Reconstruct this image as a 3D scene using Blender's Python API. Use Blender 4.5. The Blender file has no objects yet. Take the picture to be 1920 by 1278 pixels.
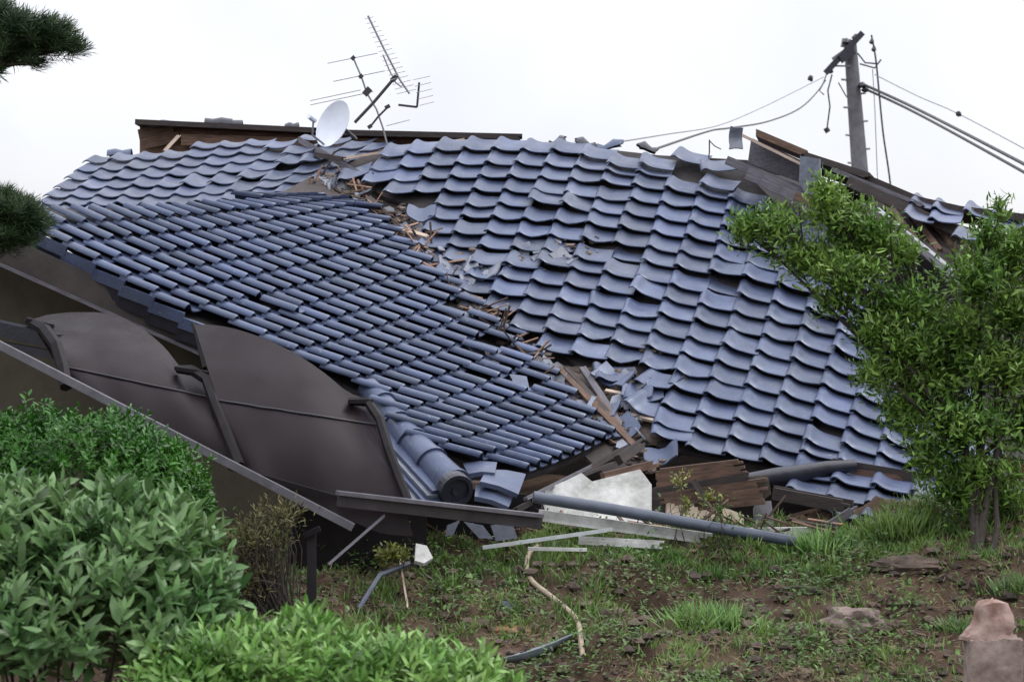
import bpy, math, random
import numpy as np
from mathutils import Vector, Matrix, noise

# ------------------------------------------------------------------ camera, sky, sun, exposure
SC = bpy.context.scene
COL = SC.collection
F, CX, CY, H = 4533.0, 960.0, 639.0, 2.6
cam_data = bpy.data.cameras.new("camera")
cam = bpy.data.objects.new("camera", cam_data)
COL.objects.link(cam)
cam.location = (0, 0, H)
cam.rotation_euler = (math.radians(90), 0, 0)
cam_data.lens = 85.0
cam_data.sensor_width = 36.0
cam_data.clip_end = 9000
cam_data.dof.use_dof = True
cam_data.dof.focus_distance = 17.0
cam_data.dof.aperture_fstop = 5.6
SC.camera = cam
SC.view_settings.view_transform = 'Standard'
SC.view_settings.look = 'None'
SC.view_settings.exposure = 0.0
SC.view_settings.gamma = 1.0
SC.view_settings.use_curve_mapping = False

SUN_EL, SUN_AZ = math.radians(52), math.radians(80)
world = bpy.data.worlds.new("World")
SC.world = world
world.use_nodes = True
wn, wl = world.node_tree.nodes, world.node_tree.links
wn.clear()
w_out = wn.new('ShaderNodeOutputWorld')
sky = wn.new('ShaderNodeTexSky')
sky.sky_type = 'NISHITA'
sky.sun_disc = False
sky.sun_elevation = SUN_EL
sky.sun_rotation = SUN_AZ
bg1 = wn.new('ShaderNodeBackground')
bg1.inputs[1].default_value = 0.05
hsv = wn.new('ShaderNodeHueSaturation')
hsv.inputs['Saturation'].default_value = 0.5
wl.new(sky.outputs[0], hsv.inputs['Color'])
wl.new(hsv.outputs[0], bg1.inputs[0])
tc = wn.new('ShaderNodeTexCoord')
sep = wn.new('ShaderNodeSeparateXYZ')
wl.new(tc.outputs['Generated'], sep.inputs[0])
mr = wn.new('ShaderNodeMapRange')            # overcast sky: the zenith is about three times as bright as the horizon
mr.inputs[1].default_value = 0.0
mr.inputs[2].default_value = 1.0
mr.inputs[3].default_value = 0.61
mr.inputs[4].default_value = 2.7
wl.new(sep.outputs['Z'], mr.inputs[0])
cn = wn.new('ShaderNodeTexNoise')
cn.inputs['Scale'].default_value = 7.0
cn.inputs['Detail'].default_value = 4.0
wl.new(tc.outputs['Generated'], cn.inputs['Vector'])
cr = wn.new('ShaderNodeValToRGB')
cr.color_ramp.elements[0].position = 0.35
cr.color_ramp.elements[0].color = (0.80, 0.80, 0.88, 1)
cr.color_ramp.elements[1].position = 0.6
cr.color_ramp.elements[1].color = (0.95, 0.95, 1.0, 1)
wl.new(cn.outputs['Fac'], cr.inputs[0])
bg2 = wn.new('ShaderNodeBackground')
wl.new(cr.outputs[0], bg2.inputs[0])
wl.new(mr.outputs[0], bg2.inputs[1])
addsh = wn.new('ShaderNodeAddShader')
wl.new(bg1.outputs[0], addsh.inputs[0])
wl.new(bg2.outputs[0], addsh.inputs[1])
wl.new(addsh.outputs[0], w_out.inputs[0])

sd = bpy.data.lights.new("sun", 'SUN')
sd.energy = 1.3
sd.angle = math.radians(14)
sd.color = (1.0, 0.96, 0.9)
sun = bpy.data.objects.new("sun", sd)
COL.objects.link(sun)
sun.location = (-10, -10, 20)
sdir = Vector((math.cos(SUN_EL) * math.sin(SUN_AZ), math.cos(SUN_EL) * math.cos(SUN_AZ), math.sin(SUN_EL)))
sun.rotation_euler = sdir.to_track_quat('Z', 'Y').to_euler()

# ------------------------------------------------------------------ helpers
rnd = random.Random(7)
nrg = np.random.default_rng(11)


def P(u, v, d):
    return Vector(((u - CX) / F * d, d, H - (v - CY) / F * d))


def Dm(u, v, off=0.0):
    return 10.026 / (-.0051 * (u - CX) / F + .8369 * (v - CY) / F + .5474) - off


def Dw(u, v, off=0.0):
    return 5.190 / (-.3998 * (u - CX) / F + .8717 * (v - CY) / F + .2833) - off


def PM(u, v, off=0.06):
    return P(u, v, Dm(u, v, off))


def PW(u, v, off=0.06):
    return P(u, v, Dw(u, v, off))


def tag(o, label=None, cat=None, group=None, kind=None):
    if label: o['label'] = label
    if cat: o['category'] = cat
    if group: o['group'] = group
    if kind: o['kind'] = kind
    return o


def empty(name, loc=(0, 0, 0)):
    o = bpy.data.objects.new(name, None)
    o.empty_display_size = 0.1
    o.location = loc
    COL.objects.link(o)
    return o


class MB:
    """collects verts and faces for ONE mesh object"""

    def __init__(s):
        s.v, s.f, s.t = [], [], []

    def add(s, vs, fs, tone=1.0):
        n = len(s.v)
        s.v.extend([tuple(x) for x in vs])
        s.f.extend([tuple(i + n for i in f) for f in fs])
        s.t.extend([tone] * len(fs))

    def bar(s, p, q, w, h, up=(0, 0, 1), tone=1.0):
        p, q = Vector(p), Vector(q)
        d = (q - p).normalized()
        a = d.cross(Vector(up))
        if a.length < 1e-4: a = d.cross(Vector((1, 0, 0)))
        a.normalize()
        b = a.cross(d).normalized()
        vs = []
        for o in (p, q):
            for i, j in ((-1, -1), (1, -1), (1, 1), (-1, 1)):
                vs.append(o + a * (i * w / 2) + b * (j * h / 2))
        s.add(vs, [(0, 1, 2, 3), (7, 6, 5, 4), (0, 4, 5, 1), (1, 5, 6, 2), (2, 6, 7, 3), (3, 7, 4, 0)], tone)

    def tube(s, pts, rad, seg=8, tone=1.0):
        pts = [Vector(p) for p in pts]
        if not hasattr(rad, '__len__'): rad = [rad] * len(pts)
        vs, fs = [], []
        ref = Vector((0.13, 0.31, 1)).normalized()
        for i, p in enumerate(pts):
            d = (pts[min(i + 1, len(pts) - 1)] - pts[max(i - 1, 0)]).normalized()
            a = d.cross(ref)
            if a.length < 1e-3: a = d.cross(Vector((1, 0, 0)))
            a.normalize()
            b = d.cross(a)
            for k in range(seg):
                t = 2 * math.pi * k / seg
                vs.append(p + (a * math.cos(t) + b * math.sin(t)) * rad[i])
        for i in range(len(pts) - 1):
            for k in range(seg):
                k2 = (k + 1) % seg
                fs.append((i * seg + k, i * seg + k2, (i + 1) * seg + k2, (i + 1) * seg + k))
        fs.append(tuple(reversed(range(seg))))
        fs.append(tuple(range((len(pts) - 1) * seg, len(pts) * seg)))
        s.add(vs, fs, tone)

    def prism(s, outline, thick, tone=1.0):
        """closed 3D polygon pushed back along its normal by thick"""
        o = [Vector(p) for p in outline]
        nrm = Vector((0, 0, 0))
        for i in range(len(o)):
            nrm += o[i].cross(o[(i + 1) % len(o)])
        nrm.normalize()
        if nrm.y > 0: nrm = -nrm
        n = len(o)
        vs = o + [p - nrm * thick for p in o]
        fs = [tuple(range(n)), tuple(reversed(range(n, 2 * n)))]
        for i in range(n):
            j = (i + 1) % n
            fs.append((i, i + n, j + n, j))
        s.add(vs, fs, tone)

    def grid(s, rows, thick=0.0, tone=1.0):
        """rows: list of lists of points; optional thickness along -normal"""
        m, n = len(rows), len(rows[0])
        top = [Vector(p) for r in rows for p in r]
        fs = [(i * n + j, i * n + j + 1, (i + 1) * n + j + 1, (i + 1) * n + j) for i in range(m - 1) for j in range(n - 1)]
        if thick:
            nr = []
            for i in range(m):
                for j in range(n):
                    a = top[min(i + 1, m - 1) * n + j] - top[max(i - 1, 0) * n + j]
                    b = top[i * n + min(j + 1, n - 1)] - top[i * n + max(j - 1, 0)]
                    k = a.cross(b).normalized()
                    nr.append(k)
            bot = [p - k * thick for p, k in zip(top, nr)]
            N = len(top)
            fs = fs + [tuple(N + i for i in reversed(f)) for f in fs]
            edge = [i for i in range(n)] + [i * n + n - 1 for i in range(1, m)] + [(m - 1) * n + j for j in range(n - 2, -1, -1)] + [i * n for i in range(m - 2, 0, -1)]
            for a, b in zip(edge, edge[1:] + edge[:1]):
                fs.append((a, a + N, b + N, b))
            top = top + bot
        s.add(top, fs, tone)

    def build(s, name, mat, parent=None, smooth=False, origin=None):
        me = bpy.data.meshes.new(name)
        v = s.v
        o = bpy.data.objects.new(name, me)
        if origin is not None:
            ov = Vector(origin)
            v = [tuple(Vector(p) - ov) for p in v]
            o.location = ov
        me.from_pydata(v, [], s.f)
        at = me.attributes.new('tone', 'FLOAT', 'FACE')
        at.data.foreach_set('value', np.array(s.t, dtype=np.float32))
        me.materials.append(mat)
        if smooth:
            me.shade_smooth()
            me.set_sharp_from_angle(angle=math.radians(38))
        me.update()
        COL.objects.link(o)
        if parent is not None:
            o.parent = parent
            o.location = o.location - parent.location
        return o


def centre(mb):
    a = np.array(mb.v)
    return Vector(((a[:, 0].min() + a[:, 0].max()) / 2, (a[:, 1].min() + a[:, 1].max()) / 2, a[:, 2].min()))


def thing(name, mb, mat, label, cat, group=None, smooth=False, kind=None):
    return tag(mb.build(name, mat, None, smooth, centre(mb)), label, cat, group, kind)


# ------------------------------------------------------------------ materials
def mat(name, col, rough=0.6, var=0.25, scale=6.0, bump=0.0, bscale=40.0, col2=None, stretch=None, metal=0.0, spec=0.5, tone=True, detail=4.0, trans=0.0, ior=1.5, tint=None):
    m = bpy.data.materials.new(name)
    m.use_nodes = True
    nt = m.node_tree
    N, L = nt.nodes, nt.links
    b = N['Principled BSDF']
    b.inputs['Roughness'].default_value = rough
    b.inputs['Metallic'].default_value = metal
    b.inputs['Specular IOR Level'].default_value = spec
    b.inputs['IOR'].default_value = ior
    if tint: b.inputs['Specular Tint'].default_value = (*tint, 1)
    t = N.new('ShaderNodeTexCoord')
    vec = t.outputs['Object']
    if stretch:
        mp = N.new('ShaderNodeMapping')
        mp.inputs['Scale'].default_value = stretch
        L.new(vec, mp.inputs['Vector'])
        vec = mp.outputs[0]
    n1 = N.new('ShaderNodeTexNoise')
    n1.inputs['Scale'].default_value = scale
    n1.inputs['Detail'].default_value = detail
    n1.inputs['Roughness'].default_value = 0.65
    L.new(vec, n1.inputs['Vector'])
    rp = N.new('ShaderNodeValToRGB')
    c2 = col2 or tuple(c * (1 + var) for c in col)
    c1 = tuple(c * (1 - var) for c in col) if not col2 else col
    rp.color_ramp.elements[0].position = 0.32
    rp.color_ramp.elements[1].position = 0.68
    rp.color_ramp.elements[0].color = (*c1, 1)
    rp.color_ramp.elements[1].color = (*c2, 1)
    L.new(n1.outputs['Fac'], rp.inputs[0])
    out = rp.outputs[0]
    if tone:
        at = N.new('ShaderNodeAttribute')
        at.attribute_name = 'tone'
        mx = N.new('ShaderNodeVectorMath')
        mx.operation = 'SCALE'
        L.new(out, mx.inputs[0])
        L.new(at.outputs['Fac'], mx.inputs['Scale'])
        out = mx.outputs[0]
    L.new(out, b.inputs['Base Color'])
    if bump:
        n2 = N.new('ShaderNodeTexNoise')
        n2.inputs['Scale'].default_value = bscale
        n2.inputs['Detail'].default_value = 5
        L.new(vec, n2.inputs['Vector'])
        bp = N.new('ShaderNodeBump')
        bp.inputs['Strength'].default_value = bump
        bp.inputs['Distance'].default_value = 0.01
        L.new(n2.outputs['Fac'], bp.inputs['Height'])
        L.new(bp.outputs[0], b.inputs['Normal'])
    if trans:
        tr = N.new('ShaderNodeBsdfTranslucent')
        L.new(out, tr.inputs['Color'])
        ms = N.new('ShaderNodeMixShader')
        ms.inputs[0].default_value = trans
        L.new(b.outputs[0], ms.inputs[1])
        L.new(tr.outputs[0], ms.inputs[2])
        L.new(ms.outputs[0], N['Material Output'].inputs['Surface'])
    return m


M = {}
M['tile'] = mat('glazed_tile', (.046, .060, .113), .40, .2, 6.0, .15, 60, ior=1.62, tint=(.74, .85, 1))
def weather(m, dust, amount, spots):
    """dust film, pale run marks and lichen specks on a glazed surface"""
    nt = m.node_tree
    N, L = nt.nodes, nt.links
    b = N['Principled BSDF']
    src = b.inputs['Base Color'].links[0].from_socket
    t = N.new('ShaderNodeTexCoord')
    for sc, lo, hi, fac, col in ((1.7, .46, .70, amount, dust), (9.0, .55, .74, amount * .8, dust), (38.0, .66, .72, spots, (.30, .31, .27))):
        n = N.new('ShaderNodeTexNoise')
        n.inputs['Scale'].default_value = sc
        n.inputs['Detail'].default_value = 6
        L.new(t.outputs['Object'], n.inputs['Vector'])
        r = N.new('ShaderNodeMapRange')
        r.inputs[1].default_value, r.inputs[2].default_value, r.inputs[3].default_value, r.inputs[4].default_value = lo, hi, 0, fac
        L.new(n.outputs['Fac'], r.inputs[0])
        x = N.new('ShaderNodeMix')
        x.data_type = 'RGBA'
        L.new(r.outputs[0], x.inputs[0])
        L.new(src, x.inputs[6])
        x.inputs[7].default_value = (*col, 1)
        src = x.outputs[2]
    L.new(src, b.inputs['Base Color'])
    n = N.new('ShaderNodeTexNoise')
    n.inputs['Scale'].default_value = 4.0
    n.inputs['Detail'].default_value = 5
    L.new(t.outputs['Object'], n.inputs['Vector'])
    r = N.new('ShaderNodeMapRange')
    r.inputs[1].default_value, r.inputs[2].default_value, r.inputs[3].default_value, r.inputs[4].default_value = .3, .7, .28, .56
    L.new(n.outputs['Fac'], r.inputs[0])
    L.new(r.outputs[0], b.inputs['Roughness'])


weather(M['tile'], (.10, .115, .148), .32, .4)

M['tile_pale'] = mat('weathered_tile', (.13, .145, .18), .5, .3, 9.0, .2, 60)
M['tile_dark'] = mat('dark_tile', (.016, .018, .028), .35, .3, 12.0, .15, 50)
WS = (2.0, 14.0, 14.0)
M['wood_brown'] = mat('brown_timber', (.10, .060, .040), .8, .45, 4.0, .4, 12, stretch=WS)
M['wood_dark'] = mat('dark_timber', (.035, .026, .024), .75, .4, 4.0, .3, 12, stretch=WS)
M['wood_red'] = mat('reddish_timber', (.115, .066, .046), .8, .4, 4.0, .3, 12, stretch=WS)
M['wood_grey'] = mat('grey_timber', (.105, .10, .115), .8, .35, 4.0, .3, 12, stretch=WS)
M['wood_pale'] = mat('pale_timber', (.42, .33, .26), .8, .3, 4.0, .3, 12, stretch=WS)
M['wood_ridge'] = mat('ridge_timber', (.20, .125, .09), .8, .45, 4.0, .4, 12, stretch=WS)
M['deck'] = mat('roof_boards', (.026, .022, .023), .9, .5, 5.0, .4, 20)
M['mud'] = mat('roof_clay', (.085, .066, .054), .95, .4, 14.0, .8, 30)
M['plaster'] = mat('white_plaster', (.30, .30, .27), .9, .0, 5.0, .5, 25, col2=(.66, .67, .65), detail=8.0)
M['plaster_tan'] = mat('tan_plaster', (.075, .064, .044), .9, .25, 3.0, .2, 40)  # tan darkened to carry the shade of the roof overhang
M['board_tan'] = mat('brown_barge_board', (.042, .034, .031), .75, .3, 5.0, .25, 20)
M['panel'] = mat('brown_polycarbonate', (.019, .0115, .0135), .36, .35, 2.2, .06, 5, spec=.35)
weather(M['panel'], (.045, .036, .042), .3, .08)
_m = M['panel'].node_tree
_tr = _m.nodes.new('ShaderNodeBsdfTransparent')
_tr.inputs[0].default_value = (.42, .36, .40, 1)
_mx = _m.nodes.new('ShaderNodeMixShader')
_mx.inputs[0].default_value = .42
_m.links.new(_m.nodes['Principled BSDF'].outputs[0], _mx.inputs[1])
_m.links.new(_tr.outputs[0], _mx.inputs[2])
_m.links.new(_mx.outputs[0], _m.nodes['Material Output'].inputs['Surface'])
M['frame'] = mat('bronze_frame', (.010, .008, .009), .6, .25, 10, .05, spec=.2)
M['alu'] = mat('dull_aluminium', (.13, .125, .14), .42, .25, 8.0, .05, metal=.25)
M['alu_brown'] = mat('brown_aluminium', (.045, .04, .043), .45, .3, 8.0, .05, metal=.2)
M['pipe'] = mat('grey_plastic_pipe', (.075, .09, .12), .4, .2, 6.0, .03)
M['pale_pipe'] = mat('pale_plastic_pipe', (.45, .48, .48), .45, .2, 6.0, .03)
M['white_paint'] = mat('white_enamel', (.62, .66, .72), .35, .08, 4.0)
M['steel'] = mat('galvanised_steel', (.22, .22, .235), .45, .2, 8.0, metal=.4)
M['black'] = mat('black_plastic', (.025, .025, .03), .5, .3, 8.0)
M['concrete'] = mat('pole_concrete', (.135, .135, .15), .85, .25, 5.0, .3, 20)
M['hose'] = mat('beige_hose', (.36, .29, .21), .55, .25, 8.0, .1)
M['rock'] = mat('pinkish_rock', (.10, .072, .062), .9, .3, 9.0, 1.0, 14, col2=(.26, .20, .175))
M['stone'] = mat('brownish_stone', (.035, .025, .019), .95, .3, 6.0, .9, 14, col2=(.125, .09, .07))
M['bark'] = mat('grey_bark', (.04, .033, .027), .9, .4, 14.0, .8, 25, stretch=(6, 6, 1.5))


def leaf_mat(name, col, col2, trans=.22, rough=.36):
    m = mat(name, col, rough, 0, 3.0, col2=col2, trans=trans, spec=.35)
    return m


M['leaf_light'] = leaf_mat('light_green_leaf', (.062, .150, .044), (.175, .285, .11))
M['leaf_low'] = leaf_mat('bright_green_leaf', (.085, .21, .036), (.22, .36, .10))
M['leaf_azalea'] = leaf_mat('deep_green_leaf', (.018, .090, .007), (.048, .155, .014))
M['leaf_tree'] = leaf_mat('tree_leaf', (.042, .115, .015), (.175, .28, .055))
M['leaf_sprig'] = leaf_mat('sprig_leaf', (.03, .07, .02), (.08, .13, .05))
M['leaf_dry'] = leaf_mat('dry_leaf', (.075, .075, .022), (.14, .12, .045), .2, .6)
M['leaf_pine'] = leaf_mat('pine_needle', (.018, .044, .014), (.05, .088, .03), .1, .55)
M['grass'] = leaf_mat('grass_blade', (.052, .125, .016), (.135, .22, .04))
M['weed'] = leaf_mat('weed_leaf', (.035, .095, .016), (.11, .18, .04))
M['leaf_red'] = leaf_mat('red_brown_leaf', (.13, .04, .022), (.2, .08, .05), .2)
M['leaf_yellow'] = leaf_mat('yellow_green_leaf', (.16, .19, .04), (.26, .27, .08))

# soil
soil = mat('soil', (.028, .019, .013), 1.0, 0, 3.0, 1.0, 45, col2=(.125, .086, .062), tone=False, detail=9.0, spec=.1)

# ------------------------------------------------------------------ ground
def sstep(a, b, x):
    t = min(1, max(0, (x - a) / (b - a)))
    return t * t * (3 - 2 * t)


def ground_base(x, y):
    z = 1.30 * sstep(10.6, 15.6, y)
    z = 1.30 - min(1.30, max(0, 15.25 - y) * .30)
    k = sstep(14.6, 15.9, y)
    z = min(z, 1.30) + .17 * sstep(1.7, 2.7, x) * sstep(13.4, 15.0, y) + .09 * math.exp(-((x - .35) / .35) ** 2) * sstep(14.3, 15.0, y)
    return z


def ground(x, y):
    z = ground_base(x, y)
    if 9 < y < 18 and abs(x) < 5:
        e = 1 - sstep(3.4, 5, abs(x))
        p = Vector((x, y, 0))
        z += e * (.10 * noise.noise(p * 1.1) + .075 * noise.noise(p * 2.9 + Vector((3, 1, 0))) + .085 * noise.noise(p * 5 + Vector((7, 2, 0))) + .06 * abs(noise.noise(p * 12 + Vector((2, 5, 0)))) + .03 * noise.noise(p * 22))
    return z


def PG(u, v, lo=11.0, hi=18.0):
    """the point of the ground seen at this place of the photograph"""
    d = lo
    while d < hi:
        q = P(u, v, d)
        if q.z <= ground(q.x, q.y): return q
        d += .03
    return P(u, v, hi)


xs = [-3000, -900, -300, -100, -40, -20, -10, -6] + [round(-4.5 + .03 * i, 3) for i in range(301)] + [6, 10, 20, 40, 100, 300, 900, 3000]
ys = [-300, -60, -20, -5, 2, 6, 9] + [round(10.4 + .03 * i, 3) for i in range(211)] + [18, 20, 24, 30, 45, 80, 200, 600, 1500, 4000]
gv = [(x, y, ground(x, y)) for y in ys for x in xs]
nx = len(xs)
g = MB()
g.add(gv, [(j * nx + i, j * nx + i + 1, (j + 1) * nx + i + 1, (j + 1) * nx + i) for j in range(len(ys) - 1) for i in range(nx - 1)])
go = g.build('ground', soil, None, True)
tag(go, 'bare brown soil bank sloping up to the collapsed house', 'ground', kind='structure')

# ------------------------------------------------------------------ bent roof surfaces (polynomial patches in metres over tile row / tile column)
MAIN = (8, 9, 9, 9, 4, [(0.7246, 19.0510, 3.0762), (2.3352, -0.4650, -0.3183), (0.0201, -0.2878, -0.1884), (-0.0693, 0.0556, 0.0368), (-0.0016, -0.0980, -0.0641), (-0.4704, -1.7458, -1.1391), (-0.0771, -0.1347, -0.0876), (-0.0023, 0.1418, 0.0928), (0.0075, 0.0546, 0.0356), (-0.0638, 0.0254, 0.0170), (-0.0163, -0.0627, -0.0409), (0.0203, 0.0986, 0.0644), (-0.0052, 0.0296, 0.0194), (0.0404, 0.0763, 0.0496), (0.0386, -0.0081, -0.0055)])
WING = (8, 8, 6, 8, 4, [(-0.9290, 17.1639, 2.6500), (0.6789, 1.8227, 0.2809), (-0.0165, 0.2330, 0.0833), (-0.0013, 0.0210, 0.0074), (-0.0120, -0.0458, -0.0094), (1.5632, -0.1417, -0.7630), (-0.0254, 0.0609, 0.0315), (0.0339, 0.1892, 0.0459), (-0.0132, -0.0164, 0.0007), (0.0343, 0.0987, 0.0164), (0.0088, -0.2026, -0.0699), (0.0128, -0.0249, -0.0140), (0.0220, 0.0240, -0.0023), (-0.0090, 0.0971, 0.0357), (0.0059, -0.0037, -0.0039)])
LEFT = (2, 3, 5, 5, 3, [(-2.8203, 19.7189, 3.9031), (0.9818, 0.5497, 0.0788), (0.0551, 0.1219, 0.0330), (-0.0009, 0.0943, 0.0401), (-0.1227, -0.8539, -0.3046), (-0.0404, 0.0307, -0.0276), (-0.0225, 0.0705, 0.0233), (0.0108, -0.0440, -0.0001), (-0.0090, -0.0288, -0.0111), (0.0255, 0.0562, 0.0219)])


def S(pt, r, c):
    r0, rs, c0, cs, deg, co = pt
    a, b = (r - r0) / rs, (c - c0) / cs
    x = y = z = 0.0
    k = 0
    for i in range(deg + 1):
        for j in range(deg + 1 - i):
            w = a ** i * b ** j
            x += w * co[k][0]; y += w * co[k][1]; z += w * co[k][2]
            k += 1
    return Vector((x, y, z))


def SN(pt, r, c):
    dc = S(pt, r, c + .05) - S(pt, r, c - .05)
    dr = S(pt, r + .05, c) - S(pt, r - .05, c)
    n = dr.cross(dc).normalized()
    return n if n.z > 0 else -n


PROF = [(-.10, .016), (-.065, .030), (-.01, .039), (.05, .040), (.11, .034), (.19, .021), (.29, .009), (.42, .002), (.66, 0), (.82, .001), (.95, .004), (1.03, .008)]
TH = .009


def tile_into(mb, pt, r, c, tone, lift=.066, back=.010, dr=0, dc=0, rot=0, extra=0, u0=0, u1=12, length=1.12, prof=PROF, hs=1.0, notch=None, tilt=0):
    pr = prof[u0:u1]
    n = len(pr)
    ts = (0, .04, .35, .7, 1)
    top, bot = [], []
    for t in ts:
        for k, (u, p) in enumerate(pr):
            tt = t
            if notch and t < .3:
                tt = max(t, notch * max(0, 1 - abs(k - (n - 1)) / 4))
            rr = -tt * length
            cc = u
            ca, sa = math.cos(rot), math.sin(rot)
            r2 = r + dr + rr * ca - (cc - .5) * sa * .9
            c2 = c + dc + .5 + (cc - .5) * ca + rr * sa * .9
            hh = lift * (1 - tt) + back * tt + p * hs + extra + tilt * (u - .5)
            if t == 0: hh -= .004
            q = S(pt, r2, c2)
            nn = SN(pt, r2, c2)
            top.append(q + nn * hh)
            bot.append(q + nn * (hh - TH))
    N = len(top)
    fs = []
    for i in range(len(ts) - 1):
        for k in range(n - 1):
            a = i * n + k
            fs.append((a, a + 1, a + n + 1, a + n))
            fs.append((N + a, N + a + n, N + a + n + 1, N + a + 1))
    for k in range(n - 1):
        fs.append((k, N + k, N + k + 1, k + 1))
    for i in range(len(ts) - 1):
        fs.append((i * n, (i + 1) * n, N + (i + 1) * n, N + i * n))
        a = i * n + n - 1
        fs.append((a, N + a, N + a + n, a + n))
    mb.add(top + bot, fs, tone)


def tiles(pt, rows, missing=(), special=None, jit=1.0, hs=1.0, tone0=1.0, prof=PROF, lift=.060):
    mb = MB()
    special = special or {}
    for r, (a, b) in rows.items():
        rs = rnd.uniform(-.03, .03)
        for c in range(a, b + 1):
            if (r, c) in missing: continue
            kw = dict(dr=rs + rnd.gauss(0, .022) * jit, dc=rnd.gauss(0, .014) * jit, rot=rnd.gauss(0, .010) * jit, extra=abs(rnd.gauss(0, .003)) * jit,
                      tilt=rnd.gauss(0, .006) * jit, hs=hs, prof=prof, lift=lift)
            if rnd.random() < (.06 if jit >= 1 else .025): kw.update(dr=rnd.gauss(.03, .12), rot=rnd.gauss(0, .05), extra=abs(rnd.gauss(0, .014)), tilt=rnd.gauss(0, .02))
            if rnd.random() < .03: kw['notch'] = rnd.uniform(.15, .4)
            kw.update(special.get((r, c), {}))
            tile_into(mb, pt, r, c, tone0 * rnd.choice([.62, .78, .86, .92, .97, 1, 1.0, 1.05, 1.12, 1.22, 1.4]), **kw)
    return mb


# the house is ONE thing
house = empty('collapsed_house', (0, 17.5, 1.3))
tag(house, 'collapsed house with buckled blue-grey tile roofs lying almost on the ground', 'house')

main_rows = {0: (0, 11), 1: (-1, 12), 2: (0, 13), 3: (1, 14), 4: (3, 15), 5: (3, 15), 6: (3, 16), 7: (3, 17), 8: (3, 18), 9: (3, 18), 10: (5, 19),
             11: (6, 19), 12: (7, 19), 13: (8, 20), 14: (10, 20), 15: (11, 20), 16: (11, 20), 17: (12, 19)}
main_missing = {(1, 10), (1, 12), (2, 13)}
main_missing -= {(14, 13)}
sp = {(0, 7): dict(dr=.28, extra=.012), (0, 8): dict(dr=.95, extra=.04), (0, 9): dict(dr=.7, extra=.035, rot=.05), (0, 10): dict(dr=-.1, dc=-.1, extra=.03, rot=-.08),
      (0, 11): dict(dr=.45, rot=.22, extra=.06, tilt=.05), (1, 11): dict(dr=.6, rot=-.12, extra=.04), (1, 8): dict(dr=.25, extra=.01), (6, 8): dict(notch=.5),
      (5, 7): dict(notch=.55), (5, 6): dict(notch=.45), (6, 6): dict(notch=.5, rot=.04), (7, 7): dict(notch=.6), (6, 4): dict(dr=.2, extra=.02),
      (8, 5): dict(dr=.25, rot=.06, extra=.02), (8, 6): dict(dr=.2, rot=-.05, extra=.015), (7, 8): dict(dr=.3, rot=.03, extra=.01), (7, 12): dict(extra=.03, tilt=.03),
      (7, 13): dict(extra=.025), (8, 11): dict(dr=.15), (7, 14): dict(extra=.04, dr=.1), (7, 15): dict(extra=.03, rot=.08), (12, 9): dict(notch=.6), (13, 10): dict(notch=.7),
      (13, 11): dict(notch=.5), (13, 12): dict(notch=.35), (14, 12): dict(dr=-.1, extra=.01), (17, 12): dict(dr=-.2, rot=.1, extra=.03), (9, 4): dict(extra=.02),
      (2, 14): dict(rot=.2, extra=.05), (3, 13): dict(rot=.12, extra=.03), (4, 14): dict(rot=.15, extra=.05, dr=.1), (4, 15): dict(rot=-.2, extra=.06, dr=.2),
      (5, 15): dict(rot=.2, extra=.05), (6, 16): dict(rot=.12, extra=.04), (10, 6): dict(dr=.1, rot=.05, extra=.02), (12, 8): dict(rot=.02, extra=.02),
      (13, 9): dict(dr=.1, extra=.02), (3, 1): dict(rot=-.05, extra=.02), (2, 0): dict(rot=.1, extra=.03), (7, 9): dict(extra=-.045, dr=-.35, hs=.5), (8, 12): dict(extra=-.045, dr=-.3, hs=.5), (14, 10): dict(rot=.3, dr=.2, extra=.02, notch=.5), (14, 11): dict(rot=-.25, dr=.15, extra=.03, tilt=.05), (15, 11): dict(rot=.2, dr=.1, extra=.03, notch=.4), (16, 11): dict(rot=-.3, dr=-.2, extra=.04, tilt=-.06), (1, -1): dict(rot=.2, dr=.4, extra=.04)}
tiles(MAIN, main_rows, main_missing, sp).build('main_roof', M['tile'], house, True)

wing_max = {-1: 20, 0: 20, 1: 19, 2: 18, 3: 17, 4: 16, 5: 15, 6: 14, 7: 13, 8: 13, 9: 12, 10: 11, 11: 11, 12: 10, 13: 9, 14: 8, 15: 7, 16: 6}
wing_min = {-1: 14, 0: -1, 1: -1, 2: -1, 3: -1, 4: -1, 5: -1, 6: 0, 7: 0, 8: 0, 9: 0, 10: 0, 11: 0, 12: -1, 13: -2, 14: -3, 15: -3, 16: -2}
WPROF = [(-.12, .036), (-.08, .051), (-.01, .061), (.07, .062), (.15, .052), (.24, .030), (.34, .008), (.48, -.003), (.66, -.006), (.82, -.006), (.93, -.004), (1.02, -.002)]
wing_missing = {(9, 11), (11, 9), (13, 7)}
tiles(WING, {r: (wing_min[r], wing_max[r]) for r in wing_max}, wing_missing, {(12, 6): dict(extra=.02), (11, 8): dict(rot=.1, extra=.02)}, prof=WPROF, lift=.042, jit=.7).build('wing_roof', M['tile'], house, True)

left_rows = {-1: (5, 9), 0: (1, 10), 1: (1, 11), 2: (1, 12), 3: (1, 12), 4: (1, 11), 5: (0, 11), 6: (0, 9)}
LPROF = [(-.10, .012), (-.04, .022), (.03, .028), (.10, .028), (.19, .021), (.3, .011), (.42, .004), (.54, .001), (.66, 0), (.78, .003), (.9, .009), (1.03, .018)]
tiles(LEFT, left_rows, {(0, 9), (-1, 8)}, {(1, 9): dict(rot=.1, extra=.04), (2, 9): dict(rot=-.15, extra=.03), (2, 10): dict(rot=.2, dr=.2, extra=.04), (3, 9): dict(rot=.1, dr=.2)},
      prof=LPROF, jit=1.0, lift=.038, tone0=.88).build('rear_roof', M['tile'], house, True)


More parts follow.
